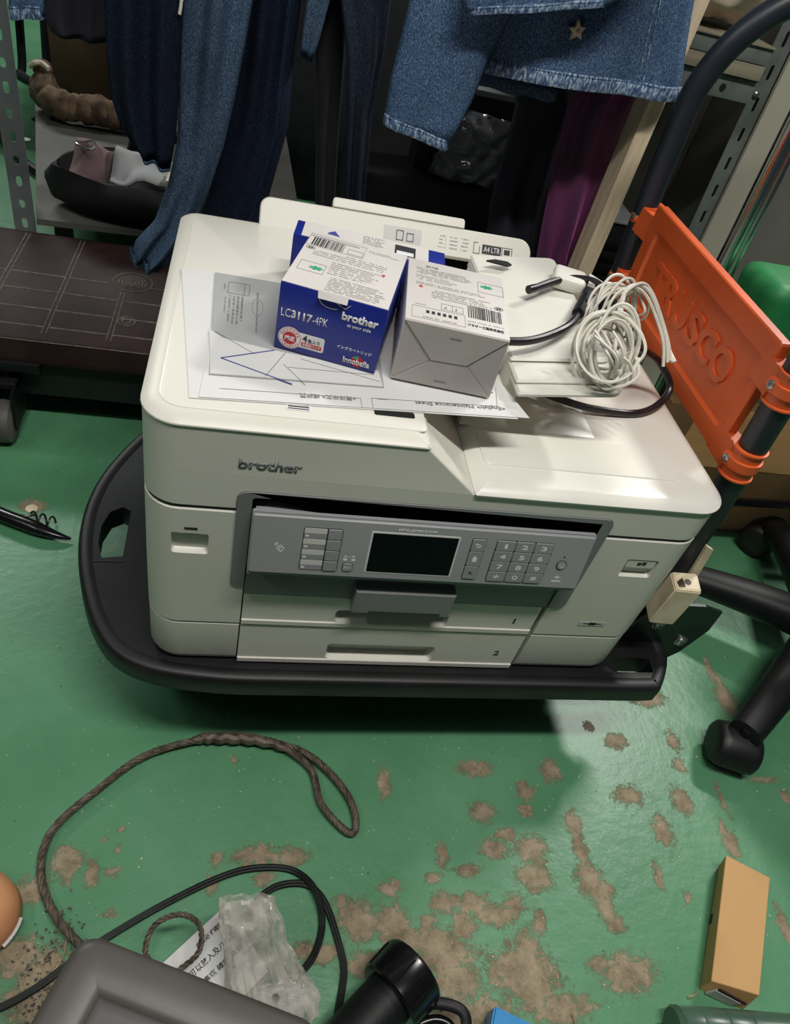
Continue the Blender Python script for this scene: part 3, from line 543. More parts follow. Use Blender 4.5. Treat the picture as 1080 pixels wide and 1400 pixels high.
# ---- control panel (tilted)
PO = Vector((.0985, -.0085, .4262)); PU = Vector((1, 0, 0)); PD = Vector((0, -.012, -.068)).normalized(); PN = PU.cross(PD)   # PN points into the panel?
if PN.y < 0: PN = -PN
fP = lambda a, b, d: tuple(PO + PU * a + PD * b + PN * d)
bm = B(); prism(bm, rr(-.0002, -.006, .3432, .0675, .0022), fP, .0016, .024, .0); 
cpl = obj('control_panel', bm, 'panel', printer)
bm = B(); prism(bm, rr(.0005, -.0040, .3425, .0640, .002), fP, -.0006, .0018, .0012); obj('panel_face', bm, 'panel', cpl)
def pnl(name, rect, m, d0=-.0014, r=.001, d1=.0004, bev=.0003):
    bm = B(); prism(bm, rr(rect[0], rect[1], rect[2], rect[3], r, 4), fP, d0, d1, bev); return obj(name, bm, m, cpl)
pnl('screen_frame', (.1120, .0060, .2010, .0565), 'label_strip', -.0010, .0015); pnl('screen', (.1140, .0078, .1990, .0545), 'screen', -.0013, .0008, bev=.0)
pnl('key_gap', (.0480, .0062, .0852, .0572), 'ink_dark', -.0008, .002, bev=0)
for k in range(4):
    b0 = .0070 + k * .01255
    pnl('label_strip', (.0488, b0, .0700, b0 + .0060), 'label_strip', -.0011, .0003, bev=0); pnl('one_touch_strip', (.0488, b0 + .0064, .0700, b0 + .0118), 'key', -.0011, .0003, bev=0)
    pnl('one_touch_key', (.0712, b0, .0845, b0 + .0116), 'key', -.0020, .001)
    pnl('wink_mark', (.0500, b0 + .0080, .0535, b0 + .0100), 'ink_white', -.0012, .0009, bev=0)
pnl('key_gap', (.0897, .0457, .1003, .0563), 'ink_dark', -.0008, .0025, bev=0); pnl('start_key', (.0903, .0463, .0997, .0557), 'key', -.0018, .0022)
FO, FU, FV = PO - PN * .0008, PU, -PD
def plet(s, rect, m='ink_white', d=.0, bold=0.0, name='lettering'):   # rect in panel coordinates, b downwards
    return lettering(s, PO - PN * d, PU, -PD, (rect[0], -rect[3], rect[2], -rect[1]), m, cpl, bold=bold, name=name, thick=.0002)
plet('スタート', (.0915, .0497, .0985, .0522), d=.0018); plet('タッチ', (.0900, .0372, .1010, .0395), d=.0006)
pnl('wink_mark', (.0895, .0410, .0935, .0432), 'ink_white', -.0009, .001, bev=0); pnl('wink_mark', (.0975, .0410, .1015, .0432), 'ink_white', -.0009, .001, bev=0)
plet('MFC-J6983CDW', (.1380, .0012, .1760, .0042), d=.0006, bold=.005)
pnl('key_gap', (.2128, .0062, .2280, .0572), 'ink_dark', -.0008, .002, bev=0)
for k, (a, b) in enumerate(((.0068, .0214), (.0220, .0400), (.0406, .0566))): pnl('menu_key', (.2134, a, .2274, b), 'key', -.0020, .0015)
def plines(segs, d, wd, m='ink_white', name='symbol'):
    bm = B()
    for (a, b) in zip(segs, segs[1:]):
        if a is None or b is None: continue
        A, Bv = Vector(a), Vector(b); t = (Bv - A).normalized(); n2 = Vector((-t.y, t.x)) * wd / 2
        loft(bm, [[fP(p.x, p.y, dd) for p in (A - n2, Bv - n2, Bv + n2, A + n2)] for dd in (-d, -d - .0002)])
    return obj(name, bm, m, cpl, smooth=False)
plines([(.2178, .0130), (.2215, .0130), (.2228, .0145), (.2215, .0160), (.2190, .0160), None, (.2190, .0115), (.2176, .0130), (.2190, .0145)], .0020, .0007)
bm = B(); prism(bm, [(.2175, .0305), (.2204, .0270), (.2233, .0305), (.2226, .0305), (.2226, .0342), (.2182, .0342), (.2182, .0305)], fP, -.0022, -.0018); obj('home_symbol', bm, 'ink_white', cpl, smooth=False)
plines([(.2184, .0465), (.2224, .0508), None, (.2224, .0465), (.2184, .0508)], .0020, .0007, 'ink_dark')
pnl('key_gap', (.2385, .0060, .3000, .0585), 'ink_dark', -.0008, .003, bev=0)
for r_, row in enumerate(('123', '456', '789', '*0#')):
    for c_, ch in enumerate(row):
        a0, b0 = .2392 + c_ * .02025, .0067 + r_ * .01295
        pnl('number_key', (a0, b0, a0 + .0195, b0 + .0122), 'key', -.0020, .0014)
        wx = .0030 if ch != '1' else .0014
        cy = b0 + .0062; h = .0026 if ch != '*' else .0024
        plet(ch, (a0 + .0098 - wx, cy - h, a0 + .0098 + wx, cy + h), d=.0020, name='digit')
bm = B(); cyl(bm, fP(.3155, .0325, .0004), fP(.3155, .0325, -.0012), .0058); obj('power_ring', bm, 'ink_dark', cpl)
bm = B(); cyl(bm, fP(.3155, .0325, .0004), fP(.3155, .0325, -.0020), .0050); obj('power_key', bm, 'key', cpl)
plines([(.3155 + .0024 * math.sin(t), .0327 - .0024 * math.cos(t)) for t in [PI * 2 * (i / 16) for i in range(2, 15)]] + [None, (.3155, .0296), (.3155, .0324)], .0020, .0005, name='power_symbol')
bm = B(); cyl(bm, fP(.3155, .0222, 0), fP(.3155, .0222, -.0009), .0010, seg=10); obj('indicator_lamp', bm, 'ink_dark', cpl)
for rad in (.0012, .0026, .0040):
    plines([(.3165 + rad * math.sin(t), .0520 - rad * math.cos(t)) for t in [-.8 + 1.6 * i / 6 for i in range(7)]], .0006, .0006, name='wireless_symbol')
plet('WiFi', (.3110, .0533, .3215, .0565), d=.0006, bold=.01)
plines([(.0250, .0330), (.0285, .0290), (.0320, .0330), (.0290, .0372), (.0250, .0330), None, (.0240, .0300), (.0262, .0272), None, (.0225, .0295), (.0250, .0262), None, (.0278, .0350), (.0278, .0318), (.0300, .0318)], .0006, .0007, name='contactless_symbol')
# ================================================================ PAPERS ON THE FEEDER
def sheet(name, pts, z, m, label, cat='paper', warp=0.0, th=.0004, parent=None):
    """thin sheet: quad subdivided, slightly wavy"""
    A, Bq, Cq, Dq = [Vector(p) for p in pts]; bm = B(); n = 14
    def P(i, j):
        s, t = i / n, j / n; p = A * (1 - s) * (1 - t) + Bq * s * (1 - t) + Cq * s * t + Dq * (1 - s) * t
        return Vector((p.x, p.y, z + warp * (0.5 + 0.5 * math.sin(3.1 * s + 4 * t + A.x * 40)) * (s * (1 - s) * 4 * .4 + .3)))
    g = [[bm.verts.new(P(i, j)) for j in range(n + 1)] for i in range(n + 1)]
    h = [[bm.verts.new(P(i, j) + Vector((0, 0, th))) for j in range(n + 1)] for i in range(n + 1)]
    for i in range(n):
        for j in range(n):
            bm.faces.new((g[i][j], g[i][j + 1], g[i + 1][j + 1], g[i + 1][j])); bm.faces.new((h[i][j], h[i + 1][j], h[i + 1][j + 1], h[i][j + 1]))
    for i in range(n):
        bm.faces.new((g[i][0], g[i + 1][0], h[i + 1][0], h[i][0])); bm.faces.new((g[i + 1][n], g[i][n], h[i][n], h[i + 1][n]))
        bm.faces.new((g[0][i + 1], g[0][i], h[0][i], h[0][i + 1])); bm.faces.new((g[n][i], g[n][i + 1], h[n][i + 1], h[n][i]))
    o = obj(name, bm, m, parent)
    if label: tag(o, label, cat)
    return o
s0 = sheet('printed_sheet', [(.0385, .026), (.335, .046), (.318, .235), (.012, .246)], .5262, 'paper', 'lowest white sheet of the pile on the feeder, its left edge sticking out furthest')
s1 = sheet('printed_sheet', [(.046, .0275), (.347, .0485), (.300, .200), (.055, .241)], .5270, 'paper', 'white multilingual maintenance sheet under both small ink boxes, text upside down')
s2 = sheet('setup_sheet', [(.052, .0600), (.208, .0700), (.212, .2350), (.0460, .2430)], .5278, 'paper_grey', 'grey setup guide sheet with phone icon, left of the blue ink box')
T_O, T_U, T_V = Vector((0, 0, .5279 + .0004)), Vector((1, 0, 0)), Vector((0, 1, 0))
bm = B(); prism(bm, [(.0475, .132), (.0600, .120), (.104, .110), (.205, .096), (.207, .071), (.053, .0615)], fZ, .5283, .5285); obj('pale_lower_half', bm, 'paper', s2, smooth=False)
def line_on(pts, wd, z, m, parent, name='printed_line'):
    bm = B()
    for a, b in zip(pts, pts[1:]):
        if a is None or b is None: continue
        A, Bv = Vector(a), Vector(b); t = (Bv - A).normalized(); n2 = Vector((-t.y, t.x)) * wd / 2
        loft(bm, [[(p.x, p.y, zz) for p in (A - n2, Bv - n2, Bv + n2, A + n2)] for zz in (z, z + .0002)])
    return obj(name, bm, m, parent, smooth=False)
line_on([(.108, .1095), (.0605, .0865), (.1235, .0585)], .0013, .5286, 'ink_bluep', s2, 'blue_outline')
line_on([(.0530, .1290), (.0900, .0990), None, (.118, .108), (.100, .066), None, (.116, .088), (.135, .060), None, (.132, .100), (.205, .078), None, (.120, .084), (.200, .088)], .0006, .5286, 'ink_grey', s2, 'fold_line')
line_on([(.0610, .2270), (.0820, .2255), (.0815, .2030), (.0605, .2045), (.0610, .2270)], .0010, .5283, 'ink_grey', s2, 'phone_icon')
line_on([(.0770, .2262), (.0768, .2035), None, (.0570, .2215), (.0570, .2100), None, (.0590, .2160), (.0570, .2160)], .0012, .5283, 'ink_grey', s2, 'phone_icon')
rnd = random.Random(5); q = []
for c0, a, b, hh in ((.0625, .150, .199, .0014), (.0665, .145, .199, .0018), (.0705, .147, .200, .0018), (.0745, .155, .200, .0018), (.0585, .165, .195, .0010)):
    y = b
    while y > a:
        l = rnd.uniform(.0007, .0017)
        if rnd.random() < .8: q.append((c0, y - l, c0 + hh, y))
        y -= l + .0005
bars((0, 0, .5284), (1, 0, 0), (0, 1, 0), q, 'ink_grey', s2, 'small_print')
line_on([(.0905 + .0052 * math.cos(2 * PI * i / 20), .183 + .017 * math.sin(2 * PI * i / 20)) for i in range(21)], .0005, .5283, 'ink_grey', s2, 'oval_mark')
q = []
y = .212
while y > .135:
    l = rnd.uniform(.001, .0025); q.append((.0895, y - l, .0912, y)); y -= l + rnd.uniform(.0006, .002)
bars((0, 0, .5284), (1, 0, 0), (0, 1, 0), q, 'ink_grey', s2, 'small_print')
# print along the front strip of the maintenance sheet (seen upside down)
SO = Vector((0, 0, .5277)); SU = Vector((1, .07, 0)).normalized(); SV = Vector((-.07, 1, 0)).normalized()
lettering('<English> Maintenance Sheet', SO, SU, SV, (.2385, .0330, .3280, .0395), 'ink_grey', s1, flip=True)
lettering('<简体中文> 维护页', SO, SU, SV, (.1330, .0320, .1830, .0385), 'ink_grey', s1, flip=True)
line_on([(.1950, .0380), (.1945, .0520), (.3180, .0612), None, (.2000, .0515), (.2100, .0525), None, (.3170, .0605), (.3220, .0900), None, (.1850, .0370), (.1845, .0500), (.0620, .0420)], .0004, .52765, 'ink_grey', s1, 'printed_frame')
q = []
for k in range(4): q += small_text(rnd, .3185, .0600 + k * .008, .3225, .0022)
bars(SO, SU, SV, q, 'ink_grey', s1, 'small_print')

# ================================================================ INK BOXES
def on_face(bt, w_, d_, h_):
    """frames in the box's own coordinates: front, top"""
    return (Vector((0, 0, 0)), Vector((1, 0, 0)), Vector((0, 0, 1))), (Vector((0, 0, h_)), Vector((1, 0, 0)), Vector((0, 1, 0)))
def dash_block(rnd, x0, x1, y0, y1, lh, th):
    q = []; y = y0
    while y < y1:
        q += small_text(rnd, x0, y, x1 - rnd.uniform(0, .012), th, .85); y += lh
    return q
def barcode(rnd, x0, y0, x1, y1):
    q = []; x = x0
    while x < x1 - .001:
        wd = rnd.choice((.0004, .0006, .0010, .0014)); q.append((x, y0, min(x + wd, x1), y1)); x += wd + rnd.choice((.0004, .0006, .0010))
    return q
ZB = .5290
bb = thing('ink_box', 'blue and white ink cartridge carton with LC3117-4PK and a red seal on its front', 'box', (.1065, .1147, ZB), math.radians(-15.73))
W_, D_, H_ = .0973, .1174, .0665
bm = B(); box(bm, (0, 0, 0), (W_, D_, H_), .0012, 2); obj('carton_body', bm, 'blue', bb, local=True)
bm = B(); box(bm, (.0006, .0010, H_ - .0002), (W_ - .0006, D_ - .0005, H_ + .0006), .0002, 1); top = obj('white_top_panel', bm, 'carton', bb, local=True)
bm = B(); loft(bm, [[(.0335, .0015, H_ + .0006), (.0610, .0015, H_ + .0006), (.0610, -.0030, H_ - .0040), (.0350, -.0030, H_ - .0045)], [(.0335, .0012, H_ + .0012), (.0610, .0012, H_ + .0012), (.0612, -.0036, H_ - .0038), (.0350, -.0036, H_ - .0043)]]); obj('opening_tab', bm, 'carton', bb, local=True)
bm = B()
arc = [Vector((.036 + .0115 * (1 - math.cos(t)), -.0004, H_ - .006 - .0065 * math.sin(t))) for t in [PI * i / 12 for i in range(9)]]
sweep(bm, arc, .0003, 5); sweep(bm, [Vector((.0520, -.0004, H_ - .006)), Vector((.0600, -.0004, H_ - .0095)), Vector((.0640, -.0004, H_ - .005))], .0003, 5); obj('torn_edge', bm, 'ink_white', bb, local=True)
FO_, FU_, FV_ = (0, -.0001, 0), (1, 0, 0), (0, 0, 1); TO_, TU_, TV_ = (0, 0, H_ + .0007), (1, 0, 0), (0, 1, 0)
def lb(s, rect, m, bold=0.0, face=0, flip=False, par=bb, name='lettering'):
    O, u, v = ((FO_, FU_, FV_), (TO_, TU_, TV_))[face]; return lettering(s, O, u, v, rect, m, par, bold=bold, local=True, flip=flip, name=name)
lb('LC', (.0036, .0345, .0122, .0424), 'ink_white', -.01); lb('3117', (.0130, .0345, .0322, .0424), 'ink_white', .03); lb('-4PK', (.0328, .0345, .0466, .0424), 'ink_white', -.01)
lb('brother', (.0580, .0462, .0915, .0545), 'ink_white', .04, name='logo'); lb('at your side', (.0640, .0400, .0858, .0440), 'ink_white')
lb('インクカートリッジ', (.0585, .0175, .0910, .0207), 'ink_white'); 
# red seal and four-pack badge
bm = B(); prism(bm, rr(.0150, .0072, .0466, .0218, .002), lambda a, b, d: (a, d, b), -.0004, 0); obj('badge_plate', bm, 'ink_white', bb, local=True)
def disc(cx, cz, r, y, m, name, n=28, wav=0.0):
    bm = B(); prism(bm, [(cx + r * (1 + wav * math.cos(14 * t)) * math.cos(t), cz + r * (1 + wav * math.cos(14 * t)) * math.sin(t)) for t in [2 * PI * i / n for i in range(n)]], lambda a, b, d: (a, d, b), y, y + .0003); return obj(name, bm, m, bb, local=True, smooth=False)
disc(.0144, .0142, .0110, -.0006, 'ink_white', 'seal'); disc(.0144, .0142, .0103, -.0008, 'ink_red', 'seal_ring'); disc(.0144, .0142, .0098, -.0010, 'ink_white', 'seal'); disc(.0144, .0142, .0064, -.0012, 'ink_red', 'seal_centre')
lettering('純正', (0, -.0012, 0), (1, 0, 0), (0, 0, 1), (.0096, .0117, .0192, .0167), 'ink_white', bb, bold=.03, local=True)
def ring_text(s, r0, h, a0, a1, par, cx, cz, y, m):
    n = len(s)
    for i, ch in enumerate(s):
        t = a0 + (a1 - a0) * i / (n - 1); rad = Vector((math.cos(t), 0, math.sin(t))); tan = Vector((math.sin(t), 0, -math.cos(t)))
        if a1 > a0: rad, tan = -rad, -tan
        O = Vector((cx, y, cz)) + Vector((math.cos(t), 0, math.sin(t))) * r0
        lettering(ch, O, tan, rad, (-h * .35, -h / 2, h * .35, h / 2), m, par, local=True, thick=.0001)
ring_text('BROTHER', .0081, .0019, PI * .86, PI * .14, bb, .0144, .0142, -.0011, 'ink_red')
ring_text('ORIGINAL', .0081, .0017, PI * 1.15, PI * 1.85, bb, .0144, .0142, -.0011, 'ink_red')
lettering('4', (0, -.0004, 0), (1, 0, 0), (0, 0, 1), (.0262, .0140, .0305, .0208), 'ink_dark', bb, bold=.02, local=True); lettering('色入り', (0, -.0004, 0), (1, 0, 0), (0, 0, 1), (.0312, .0142, .0425, .0180), 'ink_dark', bb, local=True)
bm = B(); box(bm, (.0256, -.0006, .0092), (.0445, -.0003, .0130)); obj('badge_strip', bm, 'ink_red', bb, local=True, smooth=False)
lettering('お徳用パック', (0, -.0007, 0), (1, 0, 0), (0, 0, 1), (.0268, .0097, .0432, .0125), 'ink_white', bb, local=True)
disc(.0790, .0082, .0058, -.0003, 'ink_red', 'emblem'); bm = B(); prism(bm, [(.0740, .0108), (.0765, .0135), (.0795, .0138), (.0800, .0112)], lambda a, b, d: (a, d, b), -.0005, 0); obj('emblem', bm, 'ink_green', bb, local=True, smooth=False)
lettering('Innobella', (0, -.0005, 0), (1, 0, 0), (0, 0, 1), (.0660, .0048, .0912, .0108), 'ink_white', bb, bold=.02, local=True)
rnd = random.Random(11)
q = barcode(rnd, .0058, .0850, .0372, .1025) + [(.0020, .1042, .0500, .1048)]
bars(TO_, TU_, TV_, q, 'ink_dark', top, 'barcode', local=True)
q = dash_block(rnd, .0380, .0920, .0050, .0300, .0030, .0013) + dash_block(rnd, .0330, .0820, .0360, .0620, .0038, .0013) + dash_block(rnd, .0120, .0860, .0660, .0750, .0040, .0013) + dash_block(rnd, .0600, .0920, .1010, .1060, .0030, .0010) + dash_block(rnd, .0420, .0900, .0780, .0800, .0040, .0013)
bars(TO_, TU_, TV_, q, 'ink_grey', top, 'small_print', local=True)
def outline(x0, y0, x1, y1, w_=.0004): return [(x0, y0, x1, y0 + w_), (x0, y1 - w_, x1, y1), (x0, y0, x0 + w_, y1), (x1 - w_, y0, x1, y1)]
bars(TO_, TU_, TV_, outline(.0060, .0300, .0300, .0490) + outline(.0410, .0860, .0560, .0960) + outline(.0010, .0835, .0570, .1090, .0003), 'ink_grey', top, 'printed_frame', local=True)
def blob(cx, cy, r, z, m, par, seed=1):
    rn = random.Random(seed); bm = B(); prism(bm, [(cx + r * (1 + .25 * math.cos(7 * t)) * math.cos(t), cy + r * .6 * (1 + .25 * math.cos(7 * t)) * math.sin(t)) for t in [2 * PI * i / 42 for i in range(42)]], lambda a, b, d: (a, b, d), z, z + .0002); return obj('green_emblem', bm, m, par, local=True, smooth=False)
blob(.0220, .0395, .0058, H_ + .0006, 'ink_green', top)
def ovalmark(cx, cy, rx, ry, z, par):
    bm = B(); sweep(bm, [Vector((cx + rx * math.cos(t), cy + ry * math.sin(t), z)) for t in [2 * PI * i / 24 for i in range(24)]], .0003, 4, closed=True); obj('oval_mark', bm, 'ink_dark', par, local=True)
    bars((0, 0, z), (1, 0, 0), (0, 1, 0), [(cx - rx * .5, cy - ry * .4, cx - rx * .1, cy + ry * .4), (cx + rx * .05, cy - ry * .4, cx + rx * .5, cy + ry * .4)], 'ink_dark', par, 'mark', local=True)
ovalmark(.0075, .0780, .0042, .0028, H_ + .0007, top)
bars(TO_, TU_, TV_, [(.0800, .0600, .0835, .0625), (.0815, .0575, .0825, .0600)], 'ink_red', top, 'recycling_mark', local=True)
# white box
wb = thing('ink_box', 'white ink carton standing with its plain folded end forward, right of the blue one', 'box', (.2151, .0857, ZB), math.radians(-8.9))
W2, D2, H2 = .0968, .123, .0640
bm = B(); box(bm, (0, 0, 0), (W2, D2, H2), .0012, 2); obj('carton_body', bm, 'carton', wb, local=True)
FX = lambda a, b, d: (a, d, b)
flaps = [('end_flap', [(.0008, H2 - .001), (.0325, .0285), (.0655, .0300), (W2 - .0008, H2 - .001)], -.0016, -.0001), ('end_flap', [(.0012, .0012), (W2 - .0012, .0012), (.0660, .0292), (.0330, .0278)], -.0010, -.0001),
         ('side_flap', [(.0008, .0030), (.0008, H2 - .003), (.0318, .0285)], -.0006, .0001), ('side_flap', [(W2 - .0008, H2 - .003), (W2 - .0008, .0030), (.0668, .0300)], -.0006, .0001)]
for nm, o_, a_, b_ in flaps:
    bm = B(); prism(bm, o_, FX, a_, b_); obj(nm, bm, 'carton_in', wb, local=True, smooth=False)
bars((0, -.0017, 0), (1, 0, 0), (0, 0, 1), [(.044, .0540, .0545, .0555)], 'ink_grey', wb, 'small_print', local=True); bars((0, -.0011, 0), (1, 0, 0), (0, 0, 1), [(.0405, .0072, .0520, .0086)], 'ink_grey', wb, 'small_print', local=True)
TO2 = (0, 0, H2 + .0001)
bars(TO2, TU_, TV_, barcode(rnd, .0585, .0255, .0915, .0475), 'ink_dark', wb, 'barcode', local=True)
q = dash_block(rnd, .0085, .0660, .0930, .1050, .0028, .0012) + dash_block(rnd, .0085, .0500, .0800, .0900, .0036, .0012) + dash_block(rnd, .0085, .0800, .0700, .0760, .0032, .0012) + dash_block(rnd, .0240, .0840, .0480, .0640, .0034, .0012) + dash_block(rnd, .0085, .0240, .0300, .0310, .0030, .0012) + dash_block(rnd, .0580, .0920, .0180, .0195, .0030, .0010) + dash_block(rnd, .0160, .0540, .0080, .0095, .0040, .0014)
q += outline(.0330, .0290, .0540, .0400) + outline(.0060, .0055, .0555, .0265, .0003) + [(.0435, .0290, .0439, .0400), (.036, .0320, .0385, .0345), (.0465, .0310, .048, .0355)]
q += outline(.0700, .0800, .0960, .1010)
bars(TO2, TU_, TV_, q, 'ink_grey', wb, 'small_print', local=True)
bars(TO2, TU_, TV_, [(.0190 + i * .0052, .0165, .0190 + i * .0052 + .0030, .0215) for i in range(6)], 'ink_dark', wb, 'bold_print', local=True)
lettering('ブラザー工業株式会社', TO2, TU_, TV_, (.0575, .0090, .0915, .0140), 'ink_dark', wb, bold=.02, local=True)
lettering('2017.03', TO2, TU_, TV_, (.0180, .1085, .0300, .1115), 'ink_dark', wb, local=True)
blob(.0790, .0930, .0058, H2, 'ink_green', wb); ovalmark(.0890, .0535, .0042, .0028, H2 + .0002, wb)
bars(TO2, TU_, TV_, [(.0115, .0640, .0150, .0665), (.0130, .0665, .0140, .0690)], 'ink_red', wb, 'recycling_mark', local=True)
# flat carton behind the two
b3 = thing('ink_box', 'blue and white printed carton lying half hidden behind the other two boxes', 'box', (.1205, .2420, ZB - .0030), math.radians(-9))
bm = B(); box(bm, (0, 0, 0), (.158, .036, .0565), .001, 2); obj('carton_body', bm, 'blue', b3, local=True)
bm = B(); box(bm, (.008, .0005, .0563), (.140, .0355, .0570)); p3 = obj('white_top_panel', bm, 'carton', b3, local=True, smooth=False)
TO3 = (0, 0, .0571)
bars(TO3, TU_, TV_, dash_block(rnd, .070, .098, .006, .030, .0034, .0014), 'ink_grey', p3, 'small_print', local=True)
bm = B(); prism(bm, [(.030, .004), (.052, .004), (.040, .026), (.034, .020)], fZ, .0570, .0573); obj('blue_wedge', bm, 'ink_bluep', b3, local=True, smooth=False)
bars(TO3, TU_, TV_, [(.104, .004, .126, .028)], 'ink_dark', p3, 'dark_panel', local=True); bars((0, 0, .0574), TU_, TV_, [(.106, .006, .124, .014)], 'ink_white', p3, 'bold_print', local=True)

# ================================================================ CORDS ON THE TRAY
def cord(name, pts, r, m, label, cat, k=8, closed=False, seg=10, group=None):
    bm = B(); sweep(bm, smooth_path(pts, k, closed), r, seg, closed); o = obj(name, bm, m); tag(o, label, cat, group); return o
cA = cord('power_cord', [(.384, .230, .5695), (.428, .256, .5740), (.460, .246, .5790), (.474, .214, .5700), (.480, .180, .5560), (.505, .176, .5450), (.542, .190, .5250), (.566, .182, .5020), (.5560, .165, .4880), (.520, .145, .4815), (.462, .139, .4845), (.420, .145, .4885), (.375, .160, .4925)], .0042, 'cord', 'thick black power cord looping off the right end of the lid under the white bundles', 'cable')
bm = B(); cyl(bm, (.384, .230, .5695), (.376, .225, .5692), .0048, .0048, 12); obj('cord_end', bm, 'cord', cA)
cord('power_cord', [(.3222, .112, .5680), (.345, .117, .5680), (.369, .1290, .5690), (.398, .150, .5720), (.418, .178, .5720), (.436, .214, .5700)], .0042, 'cord', 'black cord crossing the feeder tray beside the white ink box', 'cable')
bm = B(); cyl(bm, (.418, .178, .5735), (.442, .222, .5715), .0066, .0066, 8); box(bm, (-.006, -.010, -.007), (.006, .010, .005), .002, 2, Matrix.Translation((.447, .231, .5720)) @ Matrix.Rotation(-.5, 4, 'Z')); tag(obj('cord_connector', bm, 'black', smooth=True), 'black plug connector lying behind the near white cord bundle', 'plug')
wp = thing('plug_adapter', 'white plastic plug block under the black cord, left of the rear bundle', 'adapter', (.437, .262, .5625), -.35)
bm = B(); box(bm, (-.022, -.018, 0), (.016, .018, .016), .005, 3); obj('adapter_body', bm, 'shell_lid', wp, local=True)
bm = B(); loft(bm, [[(.018, -.013, .003), (.018, .013, .003), (.018, .013, .017), (.018, -.013, .017)], [(.036, -.008, .005), (.036, .008, .005), (.036, .008, .014), (.036, -.008, .014)]]); obj('adapter_nose', bm, 'shell_lid', wp, local=True)
def bundle(label, c, ax_u, ax_v, ru, rv, turns, seed, spread, r=.0017, extra=None):
    rn = random.Random(seed); C0, U, V_ = Vector(c), Vector(ax_u).normalized(), Vector(ax_v).normalized(); N_ = U.cross(V_); pts = []
    n = 11; ph = 0
    for t in range(turns):
        a, b = ru * rn.uniform(.70, 1.12), rv * rn.uniform(.70, 1.12); off = N_ * rn.uniform(-spread, spread); sh = U * rn.uniform(-.006, .006) + V_ * rn.uniform(-.006, .006); tw = rn.uniform(-.4, .4)
        tl = rn.uniform(-.35, .35)
        for i in range(n):
            th = 2 * PI * (i / n) + tw
            pts.append(C0 + sh + off + U * a * math.cos(th) + V_ * b * math.sin(th) + N_ * (tl * a * math.cos(th + 1)))
    bm = B(); sweep(bm, smooth_path(pts, 5), r, 6, flat=.75); o = obj('cord_bundle', bm, 'whitecord'); tag(o, label, 'cable', 'coiled white cords')
    return o
b1 = bundle('near coil of thin white cord hanging over the right end of the feeder tray', (.4220, .0990, .5830), (1, -.1, 0), (.1, .7, .75), .028, .034, 15, 4, .014)
# straight doubled strands pulled through the middle of the coil
bm = B(); rn = random.Random(9)
for k in range(9):
    a = Vector((.405 + rn.uniform(-.012, .012), .088 + rn.uniform(-.006, .01), .600 + rn.uniform(-.01, .012))); b = Vector((.430 + rn.uniform(-.01, .014), .072 + rn.uniform(-.004, .01), .568 + rn.uniform(-.008, .01)))
    sweep(bm, smooth_path([a, (a + b) / 2 + Vector((rn.uniform(-.01, .01), -.008, .006)), b], 6), .0017, 6)
obj('tied_strands', bm, 'whitecord', b1)
b2 = bundle('rear coil of thin white cord leaning against the orange panel', (.4640, .1850, .5760), (.9, .45, .0), (-.1, .45, .9), .036, .032, 12, 8, .016)
bm = B()
for k in range(6):
    a = Vector((.440 + k * .003, .140 + k * .004, .592 + .004 * math.sin(k))); 
    sweep(bm, smooth_path([a, a + Vector((.016, .034, .018 - .003 * k)), a + Vector((.046, .044, .010)), a + Vector((.072 + .002 * k, .020, -.022 - .003 * k)), a + Vector((.078 + .002 * k, .002, -.046))], 6), .0017, 6)
obj('loose_strands', bm, 'whitecord', b2)

# ================================================================ PLATFORM TRUCK
cart = thing('platform_truck', 'black plastic platform truck carrying the printer, with folding handle and orange panel', 'cart', (.28, .22, 0))
side = [(.150, -.0260), (.082, -.0250), (.010, -.0150), (-.036, .0080), (-.066, .0500), (-.088, .1080), (-.101, .1650), (-.105, .2220), (-.099, .2780), (-.084, .3300), (-.060, .3850), (-.030, .4300), (.010, .4700), (.070, .4950), (.150, .5050)]
right = [(.560, .5050), (.625, .5010), (.655, .4700), (.664, .4200), (.668, .250), (.669, .060), (.667, .024), (.642, -.0180), (.626, -.0255), (.560, -.0260)]
sp = [(p.x, p.y) for p in smooth_path([(a, b, 0) for a, b in side], 4)]; rp = [(p.x, p.y) for p in smooth_path([(a, b, 0) for a, b in right], 4)]
outl = (sp + rp)[::-1]
def shrink(o, k): 
    n = len(o); out = []
    for i in range(n):
        a, b = Vector(o[(i - 1) % n]), Vector(o[(i + 1) % n]); t = (b - a).normalized(); nn = Vector((-t.y, t.x)); out.append((o[i][0] + nn.x * k, o[i][1] + nn.y * k))
    return out
hole_l = [(-.046, .150), (-.070, .146), (-.078, .170), (-.079, .200), (-.072, .226), (-.058, .236), (-.047, .230)]
hole_l2 = [(-.046, .262), (-.058, .258), (-.072, .262), (-.070, .290), (-.060, .320), (-.047, .330)]
hole_r = rr(.580, .000, .636, .022, .004, 3)
inner = shrink(outl, .013)
bm = B(); plate(bm, inner, [hole_l, hole_r], fZ, .1800, .1480); obj('deck', bm, 'black', cart, sharp=40)
bm = B(); loft(bm, [ring(shrink(outl, k), z) for k, z in ((.018, .1795), (.013, .1822), (.005, .1822), (.0012, .1795), (0, .1740), (0, .153), (.004, .148), (.018, .147))], caps=(False, False))
V0 = list(bm.verts); n = len(outl)
bm.verts.ensure_lookup_table()
for i in range(n): j = (i + 1) % n; bm.faces.new((bm.verts[i], bm.verts[7 * n + i], bm.verts[7 * n + j], bm.verts[j]))
obj('bumper', bm, 'black_rub', cart, sharp=60)
bm = B(); cyl(bm, (-.044, .142, .1798), (-.080, .140, .1798), .0014, seg=8); obj('bumper_joint', bm, 'dark', cart)
